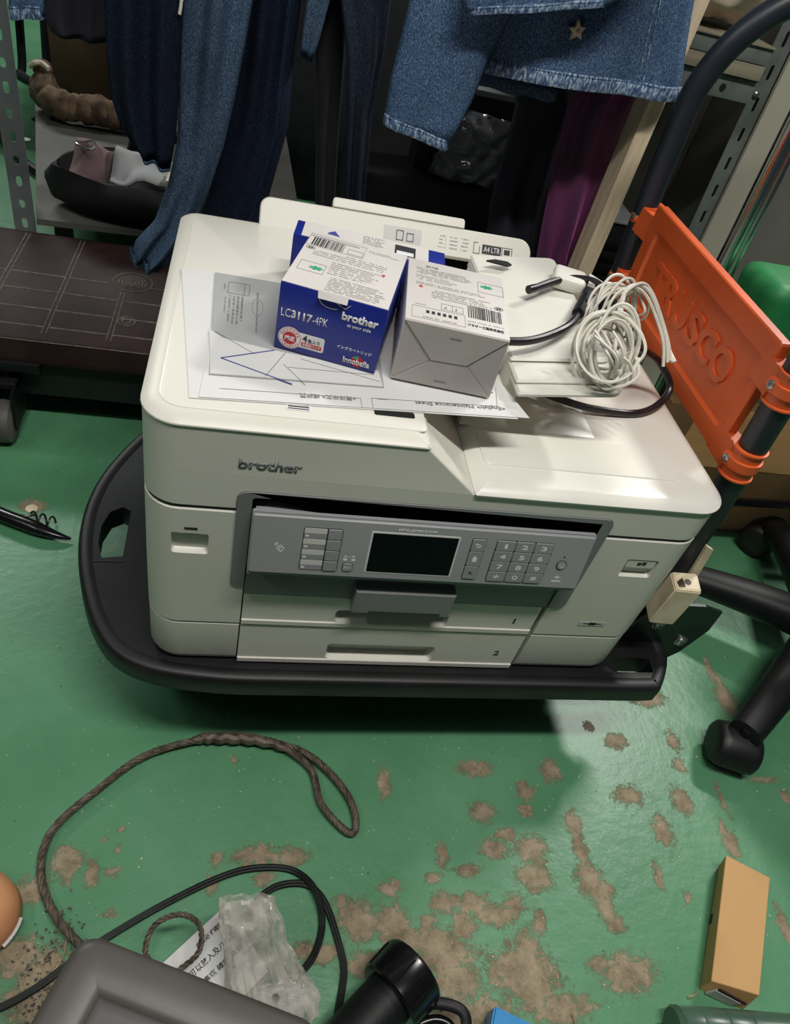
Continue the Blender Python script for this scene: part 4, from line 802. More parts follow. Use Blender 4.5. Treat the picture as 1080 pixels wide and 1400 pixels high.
for k in range(4):
    bm = B(); box(bm, (-.040 + k * .15, .03, .135), (-.028 + k * .15, .46, .150)); obj('deck_rib', bm, 'black', cart, smooth=False)
for sx, sy in ((.070, .13), (.070, .40), (.540, .13), (.540, .40)):
    bm = B(); box(bm, (sx - .035, sy - .035, .142), (sx + .035, sy + .035, .148), .001); box(bm, (sx - .022, sy - .018, .050), (sx - .018, sy + .018, .142)); box(bm, (sx + .018, sy - .018, .050), (sx + .022, sy + .018, .142)); box(bm, (sx - .022, sy - .018, .128), (sx + .022, sy + .018, .134))
    cf = obj('caster', bm, 'steel', cart)
    bm = B(); lathe(bm, (sx - .015, sy, .0502), (1, 0, 0), [(0, .030), (0, .046), (.003, .050), (.027, .050), (.030, .046), (.030, .030), (.032, .012)], 28); obj('wheel', bm, 'black_rub', cf)
# handle: U of black coated tube, bent outwards at the top
fy, ry_ = .075, .482
hp = [(.640, fy, .175), (.636, fy, .240), (.628, fy, .400), (.620, fy, .520), (.606, fy, .680), (.604, fy, .740), (.625, fy + .004, .800), (.668, fy + .012, .846), (.720, fy + .03, .868), (.742, fy + .08, .875), (.745, .278, .876), (.742, ry_ - .08, .875), (.720, ry_ - .03, .868), (.668, ry_ - .012, .846), (.626, ry_ - .004, .800), (.604, ry_, .740), (.604, ry_, .680), (.608, ry_, .600), (.614, ry_, .520), (.622, ry_, .400), (.632, ry_, .240), (.640, ry_, .175)]
bm = B(); sweep(bm, smooth_path(hp, 6), .0158, 16); obj('handle', bm, 'tube', cart)
bm = B(); cyl(bm, (.634, fy, .240), (.638, fy, .178), .0200, .0215); obj('handle_socket', bm, 'black', cart); bm = B(); cyl(bm, (.634, ry_, .240), (.638, ry_, .178), .0200, .0215); obj('handle_socket', bm, 'black', cart)
# steel brackets of the handle
for y0 in (.0480, .5000):
    bm = B(); plate(bm, [(.590, .172), (.600, .205), (.628, .262), (.690, .262), (.720, .252), (.722, .212), (.704, .160), (.690, .143), (.600, .143)], [rr(.652, .163, .664, .173, .001, 2)], fX, y0, y0 + .004); br = obj('handle_bracket', bm, 'bracket', cart, smooth=False)
    for bx, bz_ in ((.6400, .2220), (.6920, .1870)):
        bm = B(); lathe(bm, (bx, y0, bz_), (0, -1, 0), [(0, .0095), (.0015, .0095), (.0016, .0070), (.0035, .0066), (.0045, .0045), (.0046, .0022), (.0020, .0020)], 16); obj('bolt', bm, 'steel', br)
bm = B(); cyl(bm, (.640, .052, .2150), (.640, .500, .2150), .009); obj('hinge_bar', bm, 'black', cart)
# orange panel between the posts
fYZ = lambda a, b, d: (d, a, b)
XP = .6035
def px_(z): return XP + (.56 - z) * .028
fPn = lambda a, b, d: (px_(b) + d, a, b)
ol = [(.108, .4700), (.452, .4700), (.452, .6120), (.108, .6120)]
po = rr(.100, .4690, .4400, .6125, (.006, .006, .006, .006), 3)
bm = B(); loft(bm, [[fPn(p[0], p[1], .010) for p in po], [fPn(p[0], p[1], -.0005) for p in po], [fPn(p[0], p[1], -.0020) for p in rr(.100, .469, .440, .6125, .006, 3, .0015)], [fPn(p[0], p[1], -.0020) for p in rr(.1120, .4920, .4160, .5880, .012, 3)], [fPn(p[0], p[1], .0018) for p in rr(.1155, .4955, .4125, .5845, .010, 3)]])
op = obj('orange_panel', bm, 'orange', cart, sharp=25)
rw = [('T', .3790, .3440), ('R', .3400, .3050), ('U', .3010, .2660), ('S', .2620, .2300), ('C', .2265, .1920), ('O', .1890, .1500)]
for ch, a, b in rw:
    u_ = Vector((0, -1, 0)); v_ = Vector((-.028, 0, 1)).normalized(); n_ = u_.cross(v_)
    me = text_mesh(ch, .02); bm = B(); bm.from_mesh(me); xs = [q.co.x for q in me.vertices]; ys = [q.co.y for q in me.vertices]
    r = bmesh.ops.extrude_face_region(bm, geom=list(bm.faces)); tops = {q for q in r['geom'] if isinstance(q, bmesh.types.BMVert)}
    for q in bm.verts:
        s = (q.co.x - min(xs)) / (max(xs) - min(xs)); t = (q.co.y - min(ys)) / (max(ys) - min(ys)); z = .5220 + t * .040; y = a + (b - a) * s
        q.co = Vector((px_(z) + (-.0010 if q in tops else .0022), y, z))
    obj('raised_letter', bm, 'orange', op, sharp=30)
for (yc, zc, sg) in ((fy, .5800, -1), (fy, .4840, -1), (ry_, .5780, 1), (ry_, .4880, 1)):
    xc = .6215 + (.52 - zc) * .06 - .003
    bm = B(); pr_ = [(-.019, .0195), (-.017, .0195), (-.0165, .0175), (-.006, .0175), (-.0055, .0200), (.0055, .0200), (.006, .0175), (.0165, .0175), (.017, .0195), (.019, .0195)]
    lathe(bm, (xc, yc, zc), (-.06, 0, 1), pr_, 24)
    loft(bm, [[(px_(zc) - .001, yc - sg * .045, zc - .017), (px_(zc) - .001, yc - sg * .045, zc + .017), (px_(zc) + .010, yc - sg * .045, zc + .017), (px_(zc) + .010, yc - sg * .045, zc - .017)], [(xc - .018, yc - sg * .004, zc - .016), (xc - .018, yc - sg * .004, zc + .016), (xc + .004, yc - sg * .004, zc + .016), (xc + .004, yc - sg * .004, zc - .016)]])
    ck = obj('clamp', bm, 'orange', cart, sharp=30)
    bm = B(); sc = Vector((xc - .0195, yc - sg * .002, zc)); lathe(bm, sc + Vector((.004, 0, 0)), (-1, -.2, .1), [(0, .0085), (.004, .0085), (.005, .006), (.0052, .0055)], 18); obj('screw_boss', bm, 'orange', ck)
    bm = B(); lathe(bm, sc + Vector((-.0005, -.0006, 0)), (-1, -.2, .1), [(0, .0048), (.0015, .0046), (.0024, .0030), (.0024, .0014), (.0010, .0012)], 14); obj('screw', bm, 'steel', ck)
# cream cable clip hooked on the bracket
cc = thing('wall_socket_block', 'cream plastic block with a broken top, wedged behind the right side of the printer', 'plastic block', (.625, .03, .262))
bm = B(); loft(bm, [[(.594, .018, .262), (.627, .016, .262), (.634, .046, .262), (.600, .047, .262)], [(.597, .018, .326), (.632, .016, .326), (.639, .046, .326), (.603, .047, .326)], [(.599, .020, .328), (.630, .018, .328), (.637, .044, .328), (.605, .045, .328)]])
bmesh.ops.bevel(bm, geom=list(bm.edges), offset=.0015, segments=2, affect='EDGES'); obj('block_body', bm, 'cream', cc)
bm = B(); loft(bm, [[(.640, .049, .262), (.652, .049, .262), (.652, .053, .262), (.640, .053, .262)], [(.628, .049, .372), (.640, .049, .366), (.640, .053, .366), (.628, .053, .372)]]); obj('back_plate', bm, 'cream', cc)
bm = B(); loft(bm, [[(.603, .022, .3275), (.612, .022, .3275), (.612, .030, .3275), (.603, .030, .3275)], [(.604, .024, .338), (.608, .024, .334), (.608, .028, .334), (.604, .028, .338)]]); cyl(bm, (.618, .030, .327), (.618, .030, .3295), .004, seg=10); obj('broken_lug', bm, 'brown_line', cc)
# ================================================================ BROWN DOLLY (left)
dl = thing('flat_dolly', 'dark brown moulded plastic dolly with ribbed top, left of the printer', 'dolly', (-.2, .8, 0))
TL = .180
bm = B(); loft(bm, [[(p[0], p[1], z) for p in rr(-.62, .598, .24, .975, .02, 5, i)] for i, z in ((.012, .134), (0, .136), (-.001, .146), (0, .148), (0, .174), (.002, .178), (.006, .180))]); obj('deck', bm, 'brown', dl)
bm = B(); sweep(bm, [Vector((-.61, .5990, .1785)), Vector((.23, .5990, .1785))], .0011, 6); obj('worn_front_edge', bm, 'brown_line', dl)
def dl_rib(a, b, wd=.0028):
    bm = B(); A, Bv = Vector(a), Vector(b); t = (Bv - A).normalized(); n2 = Vector((-t.y, t.x)) * wd / 2
    loft(bm, [[(p.x, p.y, z) for p in (A - n2 * k, Bv - n2 * k, Bv + n2 * k, A + n2 * k)] for z, k in ((.1795, 1.3), (.1812, .7))]); obj('rib', bm, 'brown_line', dl, smooth=False)
for x in (-.335, -.2370, -.1370, -.037, .06):
    x1 = x + .0
    y1 = .9600 if x != -.1370 else .7850
    for dx in (-.0035, .0035): dl_rib((x + dx, .622), (x + dx, y1), .0018)
for y in (.641, .696, .755, .812): 
    for a, b in ((-.61, -.3385), (-.3315, -.2405), (-.2335, -.1405), (-.1335, .23)):
        if y == .812: a, b = a, b - (.026 if b == -.1405 else 0)
        if y == .812 and a == -.1335: a = -.092
        dl_rib((a, y), (b, y), .0026)
def rings(cx, cy, radii):
    for r in radii:
        bm = B(); sweep(bm, [Vector((cx + r * math.cos(t), cy + r * math.sin(t), .1803)) for t in [2 * PI * i / 32 for i in range(32)]], .0012, 5, closed=True); obj('ring_rib', bm, 'brown_line', dl)
rings(-.126, .826, (.006, .012, .018, .024, .035)); rings(-.118, .690, (.007, .014))
for cx, cy in ((-.302, .562), (-.56, .84), (.14, .84)):
    bm = B(); box(bm, (cx - .03, cy + .03, .118), (cx + .06, cy + .12, .136), .002); cyl(bm, (cx + .0, cy + .05, .118), (cx, cy + .06, .09), .014); box(bm, (cx - .022, cy - .01, .028), (cx - .019, cy + .07, .10)); box(bm, (cx + .019 + .0, cy - .01, .028), (cx + .022, cy + .07, .10)); box(bm, (cx - .022, cy + .02, .088), (cx + .022, cy + .07, .10), .002)
    cf = obj('caster', bm, 'black', dl)
    bm = B(); lathe(bm, (cx - .018, cy - .0, .0372), (1, 0, 0), [(0, .012), (.001, .016), (.0015, .026), (0, .030), (.004, .036), (.016, .0372), (.032, .036), (.036, .030), (.036, .012)], 28); obj('wheel', bm, 'wheel', cf)
tag(obj('foot_bar', (lambda b_: (loft(b_, [[(-.16, .66, .118), (.22, .66, .118), (.22, .70, .118), (-.16, .70, .118)], [(-.20, .66, .1335), (.22, .66, .1335), (.22, .70, .1335), (-.20, .70, .1335)]]), b_)[1])(B()), 'black'), 'dark underside brace below the brown dolly', 'brace')

bm = B(); box(bm, (-.60, .614, .060), (.22, .640, .134), .002); box(bm, (-.60, .92, .060), (.22, .94, .134), .002); obj('under_shade_frame', bm, 'black_rub', dl)  # black frame added under the deck to deepen the shade there
# ================================================================ RACKS AND BACKGROUND (left)
def slotted(name, base, ax, wd, h, m, label, slots, tilt=(0, 0)):
    """L-shaped slotted angle upright: two flanges with through slots"""
    o = thing(name, label, 'upright', base)
    ax = Vector(ax).normalized(); px = Vector((-ax.y, ax.x, 0))
    def run(nm, A):
        f = lambda a, b, d: tuple(Vector(base) + A * a + Vector((0, 0, 1)) * b + Vector((tilt[0], tilt[1], 0)) * b + A.cross(Vector((0, 0, 1))) * d)
        holes = [rr(wd / 2 - sw, z, wd / 2 + sw, z + sh, sw * .95, 3) for z, sh, sw in slots]
        bm = B(); plate(bm, [(0, 0), (wd, 0), (wd, h), (0, h)], holes, f, 0, .002); return obj(nm, bm, m, o, smooth=False)
    run('flange', ax); run('flange', px); return o
sl = [(.1 + k * .042, .020 if k % 2 else .016, .0055) for k in range(24)]
slotted('rack_upright', (-.388, 1.06, 0.0), (1, .03, 0), .040, 1.25, 'angle', 'grey slotted steel rack post at the far left behind the brown dolly', sl)
sh = thing('rack_shelf', 'grey shelf board low behind the slotted post, carrying a dark bag', 'shelf', (-.2, 1.3, .2))
bm = B(); loft(bm, [[(-.465, 1.62, z), (-.325, .985, z), (.20, 1.03, z), (.16, 1.74, z)][::-1] for z in (.188, .200)]); obj('shelf_board', bm, 'grey_shelf', sh, smooth=False)
bm = B(); cyl(bm, (-.428, 1.36, .200), (-.428, 1.36, .204), .010, seg=12); obj('bolt', bm, 'steel', sh)
for x, y in ((-.43, 1.56), (-.31, 1.05), (.15, 1.07), (.12, 1.66)):
    bm = B(); box(bm, (x, y, 0), (x + .03, y + .03, .19)); obj('leg', bm, 'angle', sh, smooth=False)
def lumpy(name, c, size, seed, m, label, cat, amp=.25, sc=9, group=None):
    bm = B(); bmesh.ops.create_icosphere(bm, subdivisions=4, radius=1)
    for v in bm.verts:
        d = v.co.normalized(); k = 1 + amp * noise.noise(Vector((d.x * 2 + seed, d.y * 2, d.z * 2)) * 1.0) + amp * .5 * noise.noise(d * sc * .6 + Vector((seed, 0, 0)))
        v.co = Vector((c[0] + d.x * size[0] * k, c[1] + d.y * size[1] * k, max(c[2] + d.z * size[2] * k, c[2] - size[2] * .92)))
    return tag(obj(name, bm, m, sharp=180), label, cat, group)
rg = thing('fluffy_rug', 'rolled brown fluffy cloth lying on the grey shelf board in front of shade-toned cardboard', 'cloth', (-.35, 1.5, .2))
bm = B()
for (x, y, z, r) in [(-.435, 1.60, .284, .022), (-.430, 1.58, .250, .034), (-.425, 1.56, .232, .034), (-.40, 1.52, .230, .032), (-.375, 1.51, .230, .033), (-.35, 1.51, .228, .031), (-.32, 1.51, .230, .033), (-.29, 1.51, .231, .034), (-.26, 1.51, .229, .032), (-.22, 1.52, .229, .032)]:
    r0 = bmesh.ops.create_icosphere(bm, subdivisions=3, radius=r)
    for v in r0['verts']: v.co = v.co * (1 + .22 * noise.noise(v.co * 60 + Vector((x * 50, 0, 0)))) + Vector((x, y, max(z, .206 + r * 1.08)))
obj('rug_roll', bm, 'rug', rg, sharp=180)
bm = B(); sweep(bm, smooth_path([(-.458, 1.585, .290), (-.445, 1.570, .303), (-.43, 1.575, .305), (-.412, 1.565, .298)], 5), .006, 8); obj('light_edge', bm, 'creamcloth', rg)
bm = B(); loft(bm, [[(-.435, 1.70, .201), (-.22, 1.62, .201), (-.22, 1.60, .36), (-.440, 1.70, .43)], [(-.433, 1.712, .201), (-.218, 1.632, .201), (-.218, 1.612, .36), (-.438, 1.712, .43)]]); tag(obj('cardboard_sheet', bm, 'cardboard_shade', smooth=False), 'brown cardboard panel, shade in its colour, standing behind the fluffy roll on the shelf', 'cardboard')
# dark bag with things inside
bg = thing('open_bag', 'large black open bag full of cloth on the shelf behind the brown dolly', 'bag', (-.2, 1.0, .2))
def oval(cx, cy, rx, ry, z, n=36, ph=0): return [(cx + rx * math.cos(2 * PI * i / n) * (1 + .03 * math.sin(5 * i + ph)), cy + ry * math.sin(2 * PI * i / n), z + .006 * math.sin(3 * 2 * PI * i / n + ph)) for i in range(n)]
bm = B(); loft(bm, [oval(-.155, 1.08, .12, .075, .210), oval(-.155, 1.08, .155, .095, .225, ph=1), oval(-.155, 1.08, .165, .105, .255), oval(-.155, 1.08, .150, .095, .285, ph=2), oval(-.155, 1.08, .140, .085, .282), oval(-.155, 1.08, .135, .08, .262)]); obj('bag_body', bm, 'bagdark', bg, sharp=60)
bm = B(); sweep(bm, smooth_path([(-.17, 1.155, .28), (-.15, 1.15, .335), (-.10, 1.14, .345), (-.05, 1.13, .335), (-.02, 1.12, .285)], 6), .012, 8); obj('bag_handle', bm, 'bagdark', bg)
def cloth_patch(name, pts, z0, amp, m, label, cat, seed=1, th=.004):
    A, Bq, Cq, Dq = [Vector(p) for p in pts]; bm = B(); n = 12; g = []
    for i in range(n + 1):
        row = []
        for j in range(n + 1):
            s, t = i / n, j / n; p = A * (1 - s) * (1 - t) + Bq * s * (1 - t) + Cq * s * t + Dq * (1 - s) * t
            p.z += amp * noise.noise(Vector((p.x * 22 + seed, p.y * 22, seed))); row.append(p)
        g.append(row)
    T0 = [[bm.verts.new(p) for p in r] for r in g]; T1 = [[bm.verts.new(p - Vector((0, 0, th))) for p in r] for r in g]
    for i in range(n):
        for j in range(n):
            bm.faces.new((T0[i][j], T0[i + 1][j], T0[i + 1][j + 1], T0[i][j + 1])); bm.faces.new((T1[i][j], T1[i][j + 1], T1[i + 1][j + 1], T1[i + 1][j]))
    for i in range(n):
        bm.faces.new((T0[i][0], T1[i][0], T1[i + 1][0], T0[i + 1][0])); bm.faces.new((T0[i][n], T0[i + 1][n], T1[i + 1][n], T1[i][n]))
        bm.faces.new((T0[0][i], T0[0][i + 1], T1[0][i + 1], T1[0][i])); bm.faces.new((T0[n][i], T1[n][i], T1[n][i + 1], T0[n][i + 1]))
    return tag(obj(name, bm, m, sharp=180), label, cat)
cloth_patch('pink_cloth', [(-.268, 1.015, .270), (-.196, 1.00, .272), (-.186, 1.08, .320), (-.261, 1.09, .325)], .28, .03, 'pinkish', 'pale pink cloth sticking out of the left end of the black bag', 'cloth', 3)
cloth_patch('folded_cloth', [(-.190, 1.01, .292), (-.040, 1.02, .285), (-.035, 1.10, .310), (-.185, 1.09, .325)], .29, .02, 'paper_grey', 'long greyish folded cloth lying across the top of the black bag', 'cloth', 5)
bm = B(); box(bm, (-.085, 1.00, .275), (-.048, 1.05, .309), .002); tag(obj('cream_card_box', bm, 'cream'), 'small cream box between the black bag and the navy skirt hem', 'box')
bm = B(); sweep(bm, [Vector((-.238 + .018 * math.cos(t), 1.055 + .018 * math.sin(t), .330 + .003 * math.sin(2 * t))) for t in [2 * PI * i / 20 for i in range(20)]], .0022, 6, closed=True); tag(obj('metal_ring', bm, 'steel'), 'small metal ring lying on the pale pink cloth', 'ring')
# far black chair frame seen between post and cardboard
fc_ = thing('chair_frame', 'black tubular chair frame on the lit green floor far behind the rack', 'chair', (-.62, 2.2, 0))
for nm, p in (('leg', [(-.70, 2.50, .42), (-.705, 2.45, .05), (-.700, 2.40, .014), (-.55, 2.28, .014), (-.53, 2.26, .05), (-.52, 2.3, .42)]), ('leg', [(-.80, 2.30, .42), (-.80, 2.2, .014), (-.56, 2.05, .014), (-.52, 2.05, .42)])):
    bm = B(); sweep(bm, smooth_path(p, 5), .014, 8); obj(nm, bm, 'black', fc_)
bm = B(); box(bm, (-.84, 2.02, .42), (-.50, 2.52, .47), .02, 3); obj('seat', bm, 'black', fc_)
bm = B(); sweep(bm, smooth_path([(-.75, 2.05, .016), (-.52, 1.68, .016), (-.40, 1.62, .016)], 5), .012, 8); tag(obj('floor_tube', bm, 'black'), 'black tube lying on the lit green floor beyond the slotted post', 'tube')

dkc = thing('dark_backdrop', 'tall black cupboard added to darken the space behind the hanging clothes', 'backdrop', (.3, 1.9, 0))  # made-up black backdrop standing in for the shade behind the clothes
bm = B(); box(bm, (-.40, 1.80, 0), (.62, 2.1, 1.35), .004); obj('backdrop_body', bm, 'blackcloth', dkc)
bm = B(); box(bm, (-.39, 1.790, .02), (.105, 1.80, 1.33), .003); obj('backdrop_leaf', bm, 'blackcloth', dkc); bm = B(); box(bm, (.115, 1.790, .02), (.61, 1.80, 1.33), .003); obj('backdrop_leaf', bm, 'blackcloth', dkc)
# ================================================================ TIMBER POST AND RAIL
tb = thing('timber_post', 'worn cream-painted square timber post right of the purple dress', 'post', (.645, .65, 0))
bm = B(); loft(bm, [[(.6250, .640, 0), (.6510, .640, 0), (.6510, .688, 0), (.6250, .688, 0)], [(.6330, .640, 1.28), (.6590, .640, 1.28), (.6590, .688, 1.28), (.6330, .688, 1.28)]]); bmesh.ops.bevel(bm, geom=list(bm.edges), offset=.0015, segments=1, affect='EDGES'); obj('post_body', bm, 'beam', tb)
rnd = random.Random(21); q = []
for k in range(34):
    x = rnd.uniform(.630, .648); z = rnd.uniform(.34, .80); q.append((x, z, x + rnd.uniform(.001, .004), z + rnd.uniform(.001, .006)))
bars((0, .6402, 0), (1, 0, 0), (0, 0, 1), q, 'ink_dark', tb, 'paint_chips', thick=.0001)
gr = thing('garment_rail', 'steel garment rail above the frame, carrying the hanging clothes', 'rail', (.1, .72, 1.2))
bm = B(); cyl(bm, (-.67, .70, 1.2), (.66, .70, 1.2), .013); obj('rail_tube', bm, 'steel', gr)
for x in (-.665,):
    bm = B(); cyl(bm, (x, .70, 0), (x, .70, 1.2), .012); obj('rail_post', bm, 'steel', gr)

# ================================================================ CLOTHES
def garment(name, rows, m, label, cat, folds=3, amp=.012, th=.016, seed=1, group=None, hem=None, ztop=None, hem_m='denim_seam', hem_z=.012, seam=None, tatter=0.0):
    """rows from top to bottom: (z_left, x_left, z_right, x_right, y); a soft flattened tube with vertical folds"""
    g = thing(name, label, cat, (sum(r[1] for r in rows) / len(rows), rows[0][4], rows[-1][0]), 0, group)
    rows = list(rows)
    if ztop: r0 = rows[0]; rows = [(min(ztop, 1.182), r0[1] + .01, min(ztop, 1.182), r0[3] - .01, r0[4] * .8 + .7 * .2)] + rows
    n = 40; rn = random.Random(seed); ph = [rn.uniform(0, 6.28) for _ in range(4)]
    # interpolate rows smoothly
    R2 = []
    for a, b in zip(rows, rows[1:]):
        k = max(2, int(abs(a[0] - b[0]) / .012))
        for i in range(k): t = i / k; R2.append(tuple(a[q] * (1 - t) + b[q] * t for q in range(5)))
    R2.append(rows[-1]); tot = len(R2)
    def pt(r, s, side, off=0.0):
        z = r[0] * (1 - s) + r[2] * s; x = r[1] * (1 - s) + r[3] * s; env = math.sin(PI * min(max(s, .0), 1)) ** .5
        f = amp * (math.sin(folds * 2 * PI * s + ph[0] + z * 4) * .7 + math.sin(folds * 2.3 * s * PI + ph[1] - z * 9) * .45) * (.35 + .65 * env) + amp * .5 * noise.noise(Vector((x * 18, z * 9, ph[2])))
        y = r[4] + f + (-(th / 2) * env - off if side == 0 else (th / 2) * env + off)
        return (x, y, z)
    S = [i / (n / 2) for i in range(n // 2 + 1)]
    def ringof(r, off=0.0): return [pt(r, s, 0, off) for s in S] + [pt(r, s, 1, off) for s in S[::-1][1:-1]]
    bm = B(); rr_ = [ringof(r) for r in R2]
    if tatter:
        rr_[-1] = [(p[0], p[1], p[2] + tatter * noise.noise(Vector((p[0] * 90, 1, seed)))) for p in rr_[-1]]
    # hollow at the hem
    last = R2[-1]; rr_.append([(p[0], last[4] + (p[1] - last[4]) * .3, p[2] + .004) for p in rr_[-1]])
    loft(bm, rr_); obj('cloth_body', bm, m, g, sharp=180)
    if hem:
        bm = B(); hr = []
        for dz, off in ((hem_z, .0000), (hem_z - .001, .0014), (.002, .0016), (-.0012, .0006)):
            hr.append([(p[0], p[1], p[2] + dz + .0008 * noise.noise(Vector((p[0] * 160, dz * 50, 2)))) for p in ringof(last, off)])
        loft(bm, hr, caps=(False, False)); h = obj('hem', bm, hem_m, g, sharp=180)
        for dz in (hem_z - .0025,):
            bm = B(); m_ = 70
            for i in range(m_):
                s0_, s1_ = i / m_, (i + .62) / m_; a, b = Vector(pt(last, s0_, 0, .0019)), Vector(pt(last, s1_, 0, .0019)); a.z += dz; b.z += dz
                sweep(bm, [a, b], .00035, 4)
            o = obj('hem_stitching', bm, 'denim_dark', h)
    if seam:
        for s in seam:
            bm = B(); 
            for ds in (-.012, .012): sweep(bm, [Vector(pt(r, s + ds, 0, .0008)) for r in R2], .0011, 5)
            obj('seam', bm, hem_m, g)
    return g
def rws(data, y=None):
    out = []
    for l, r in data: out.append((l[2], l[0], r[2], r[0], l[1] if y is None else y))
    return out
garment('jeans', rws(G_JEANS_MAIN), 'denim_mid', 'mid blue faded jeans leg hanging in front, its cuff curling onto the brown dolly', 'jeans', 2, .010, .030, 3, 'hanging clothes', hem=True, ztop=1.19, hem_m='denim_mid', hem_z=.020)
garment('jeans', rws(G_JEANS_DARK), 'denim_navy', 'dark blue jeans leg hanging directly right of the faded mid blue jeans', 'jeans', 2, .010, .028, 5, 'hanging clothes', ztop=1.18, seam=(.80,), hem_m='denim_dark')
garment('denim_skirt', rws(G_NAVY), 'denim_navy', 'navy long skirt with curved pale-piped hem, left of the faded jeans', 'skirt', 2, .014, .030, 6, 'hanging clothes', hem=True, ztop=1.18, hem_m='denim_mid', hem_z=.004)
garment('trousers', rws(G_BLACK), 'blackcloth', 'narrow black trouser leg hanging between the dark jeans and the slate trousers', 'trousers', 1, .006, .024, 7, 'hanging clothes', ztop=1.17)
garment('trousers', rws(G_SLATE), 'slate', 'slate blue trouser leg hanging left of the light blue denim leg', 'trousers', 2, .010, .028, 8, 'hanging clothes', ztop=1.17, seam=(.72,), hem_m='slate')
garment('jeans', rws(G_LIGHT), 'denim_light', 'light blue denim leg with pale stitched hem, nearest the middle of the rail', 'jeans', 1, .008, .030, 9, 'hanging clothes', hem=True, ztop=1.19, hem_z=.013, tatter=.003)
sk = garment('denim_skirt', rws(G_SKIRT), 'denim_light', 'wide blue denim garment with star button and frayed pale hem at upper right', 'skirt', 2, .010, .036, 10, 'hanging clothes', hem=True, ztop=1.19, hem_z=.018, seam=(.775,), tatter=.003)
garment('denim_jacket', rws(G_UPPER), 'denim_light', 'blue denim jacket hem with thick pale seam hanging over the wide denim garment', 'jacket', 2, .005, .020, 11, 'hanging clothes', hem=True, ztop=1.19, hem_z=.008)
garment('denim_skirt', rws(G_UNDER), 'denim_dark', 'dark denim hem peeking out below the wide denim garment', 'skirt', 2, .006, .018, 12, 'hanging clothes', hem=True, ztop=1.18, hem_m='denim_mid', hem_z=.016)
garment('velvet_dress', rws(G_PURPLE), 'velvet', 'long purple velvet dress with shiny folds, left of the timber post', 'dress', 3, .014, .040, 13, 'hanging clothes', ztop=1.18)
garment('long_coat', rws(G_COAT), 'coat', 'near-black long coat hanging left of the purple velvet dress', 'coat', 2, .010, .036, 14, 'hanging clothes', ztop=1.17)
garment('dark_shirt', rws(G_TOPL), 'coat', 'dark garment hanging at the top left above the shelf', 'shirt', 2, .008, .030, 15, 'hanging clothes', ztop=1.16)
garment('jeans', rws(G_HEML), 'denim_light', 'short pale denim leg with turned hem at the top left corner over the slotted post', 'jeans', 1, .006, .024, 16, 'hanging clothes', hem=True, ztop=1.16, hem_z=.016)
garment('denim_skirt', rws([((.136, .8, .735), (.176, .8, .742)), ((.134, .8, .640), (.160, .8, .640)), ((.134, .8, .612), (.152, .8, .606))]), 'denim_mid', 'small slate blue jacket corner hanging between dark jeans and black trousers', 'jacket', 1, .003, .014, 17, 'hanging clothes', ztop=1.17)
# star button
bm = B(); sc_ = Vector((.472, .596, .753)); pts = []
for i in range(10):
    r = .0125 if i % 2 == 0 else .0060; t = PI / 2 + .2 + i * PI / 5; pts.append((sc_.x + r * math.cos(t), sc_.z + r * math.sin(t)))
prism(bm, pts, fX, sc_.y - .004, sc_.y + .003, .0015); sb = obj('star_button', bm, 'cream', sk)
bm = B(); cyl(bm, (sc_.x, sc_.y - .006, sc_.z), (sc_.x, sc_.y - .004, sc_.z), .0022); obj('button_centre', bm, 'steel', sb)
# drawstring end beside the navy skirt
cord('drawstring', [(-.030, .69, .90), (-.029, .695, .70), (-.031, .692, .668), (-.033, .690, .654)], .0022, 'whitecord', 'thin white drawstring end between navy skirt and faded jeans', 'cord')
# glossy black bag of film behind the light leg
pb = thing('plastic_bag', 'crinkled glossy black plastic bag on the dark ledge right of the light denim leg', 'bag', (.49, .95, .44))
bm = B(); n = 26; g = []
for side in (0, 1):
    gg = []
    for i in range(n + 1):
        row = []
        for j in range(n + 1):
            s, t = i / n, j / n; x = .405 + .160 * s + .02 * t; z = .425 + .125 * t - .01 * s
            e = (math.sin(PI * s) * math.sin(PI * t)) ** .5
            y = .952 + (1 if side else -1) * .022 * e + .016 * noise.noise(Vector((s * 6, t * 6, side * 3))) + .010 * abs(noise.noise(Vector((s * 3 + t * 9, t * 5 - s * 8, 5 + side)))) * (-1 if not side else 1)
            row.append(bm.verts.new((x, y, z)))
        gg.append(row)
    for i in range(n):
        for j in range(n): bm.faces.new((gg[i][j], gg[i + 1][j], gg[i + 1][j + 1], gg[i][j + 1]))
    g.append(gg)
obj('bag_film', bm, 'film_dark', pb, sharp=60)
ld_ = thing('storage_case', 'black storage case with steel-edged top behind the clothes, under the plastic bag', 'case', (.45, 1.0, 0))
bm = B(); box(bm, (.27, .925, .0), (.66, 1.25, .420), .01, 2); obj('case_body', bm, 'black', ld_)
lg2 = thing('steel_ledge', 'worn steel ledge behind the black plastic bag, right of the light denim leg', 'ledge', (.5, .99, .56))
bm = B(); box(bm, (.38, .985, .566), (.62, 1.06, .576), .001); obj('ledge_top', bm, 'angle_b', lg2); bm = B(); box(bm, (.38, .984, .420), (.62, 1.05, .566), .001); obj('ledge_front', bm, 'black', lg2)

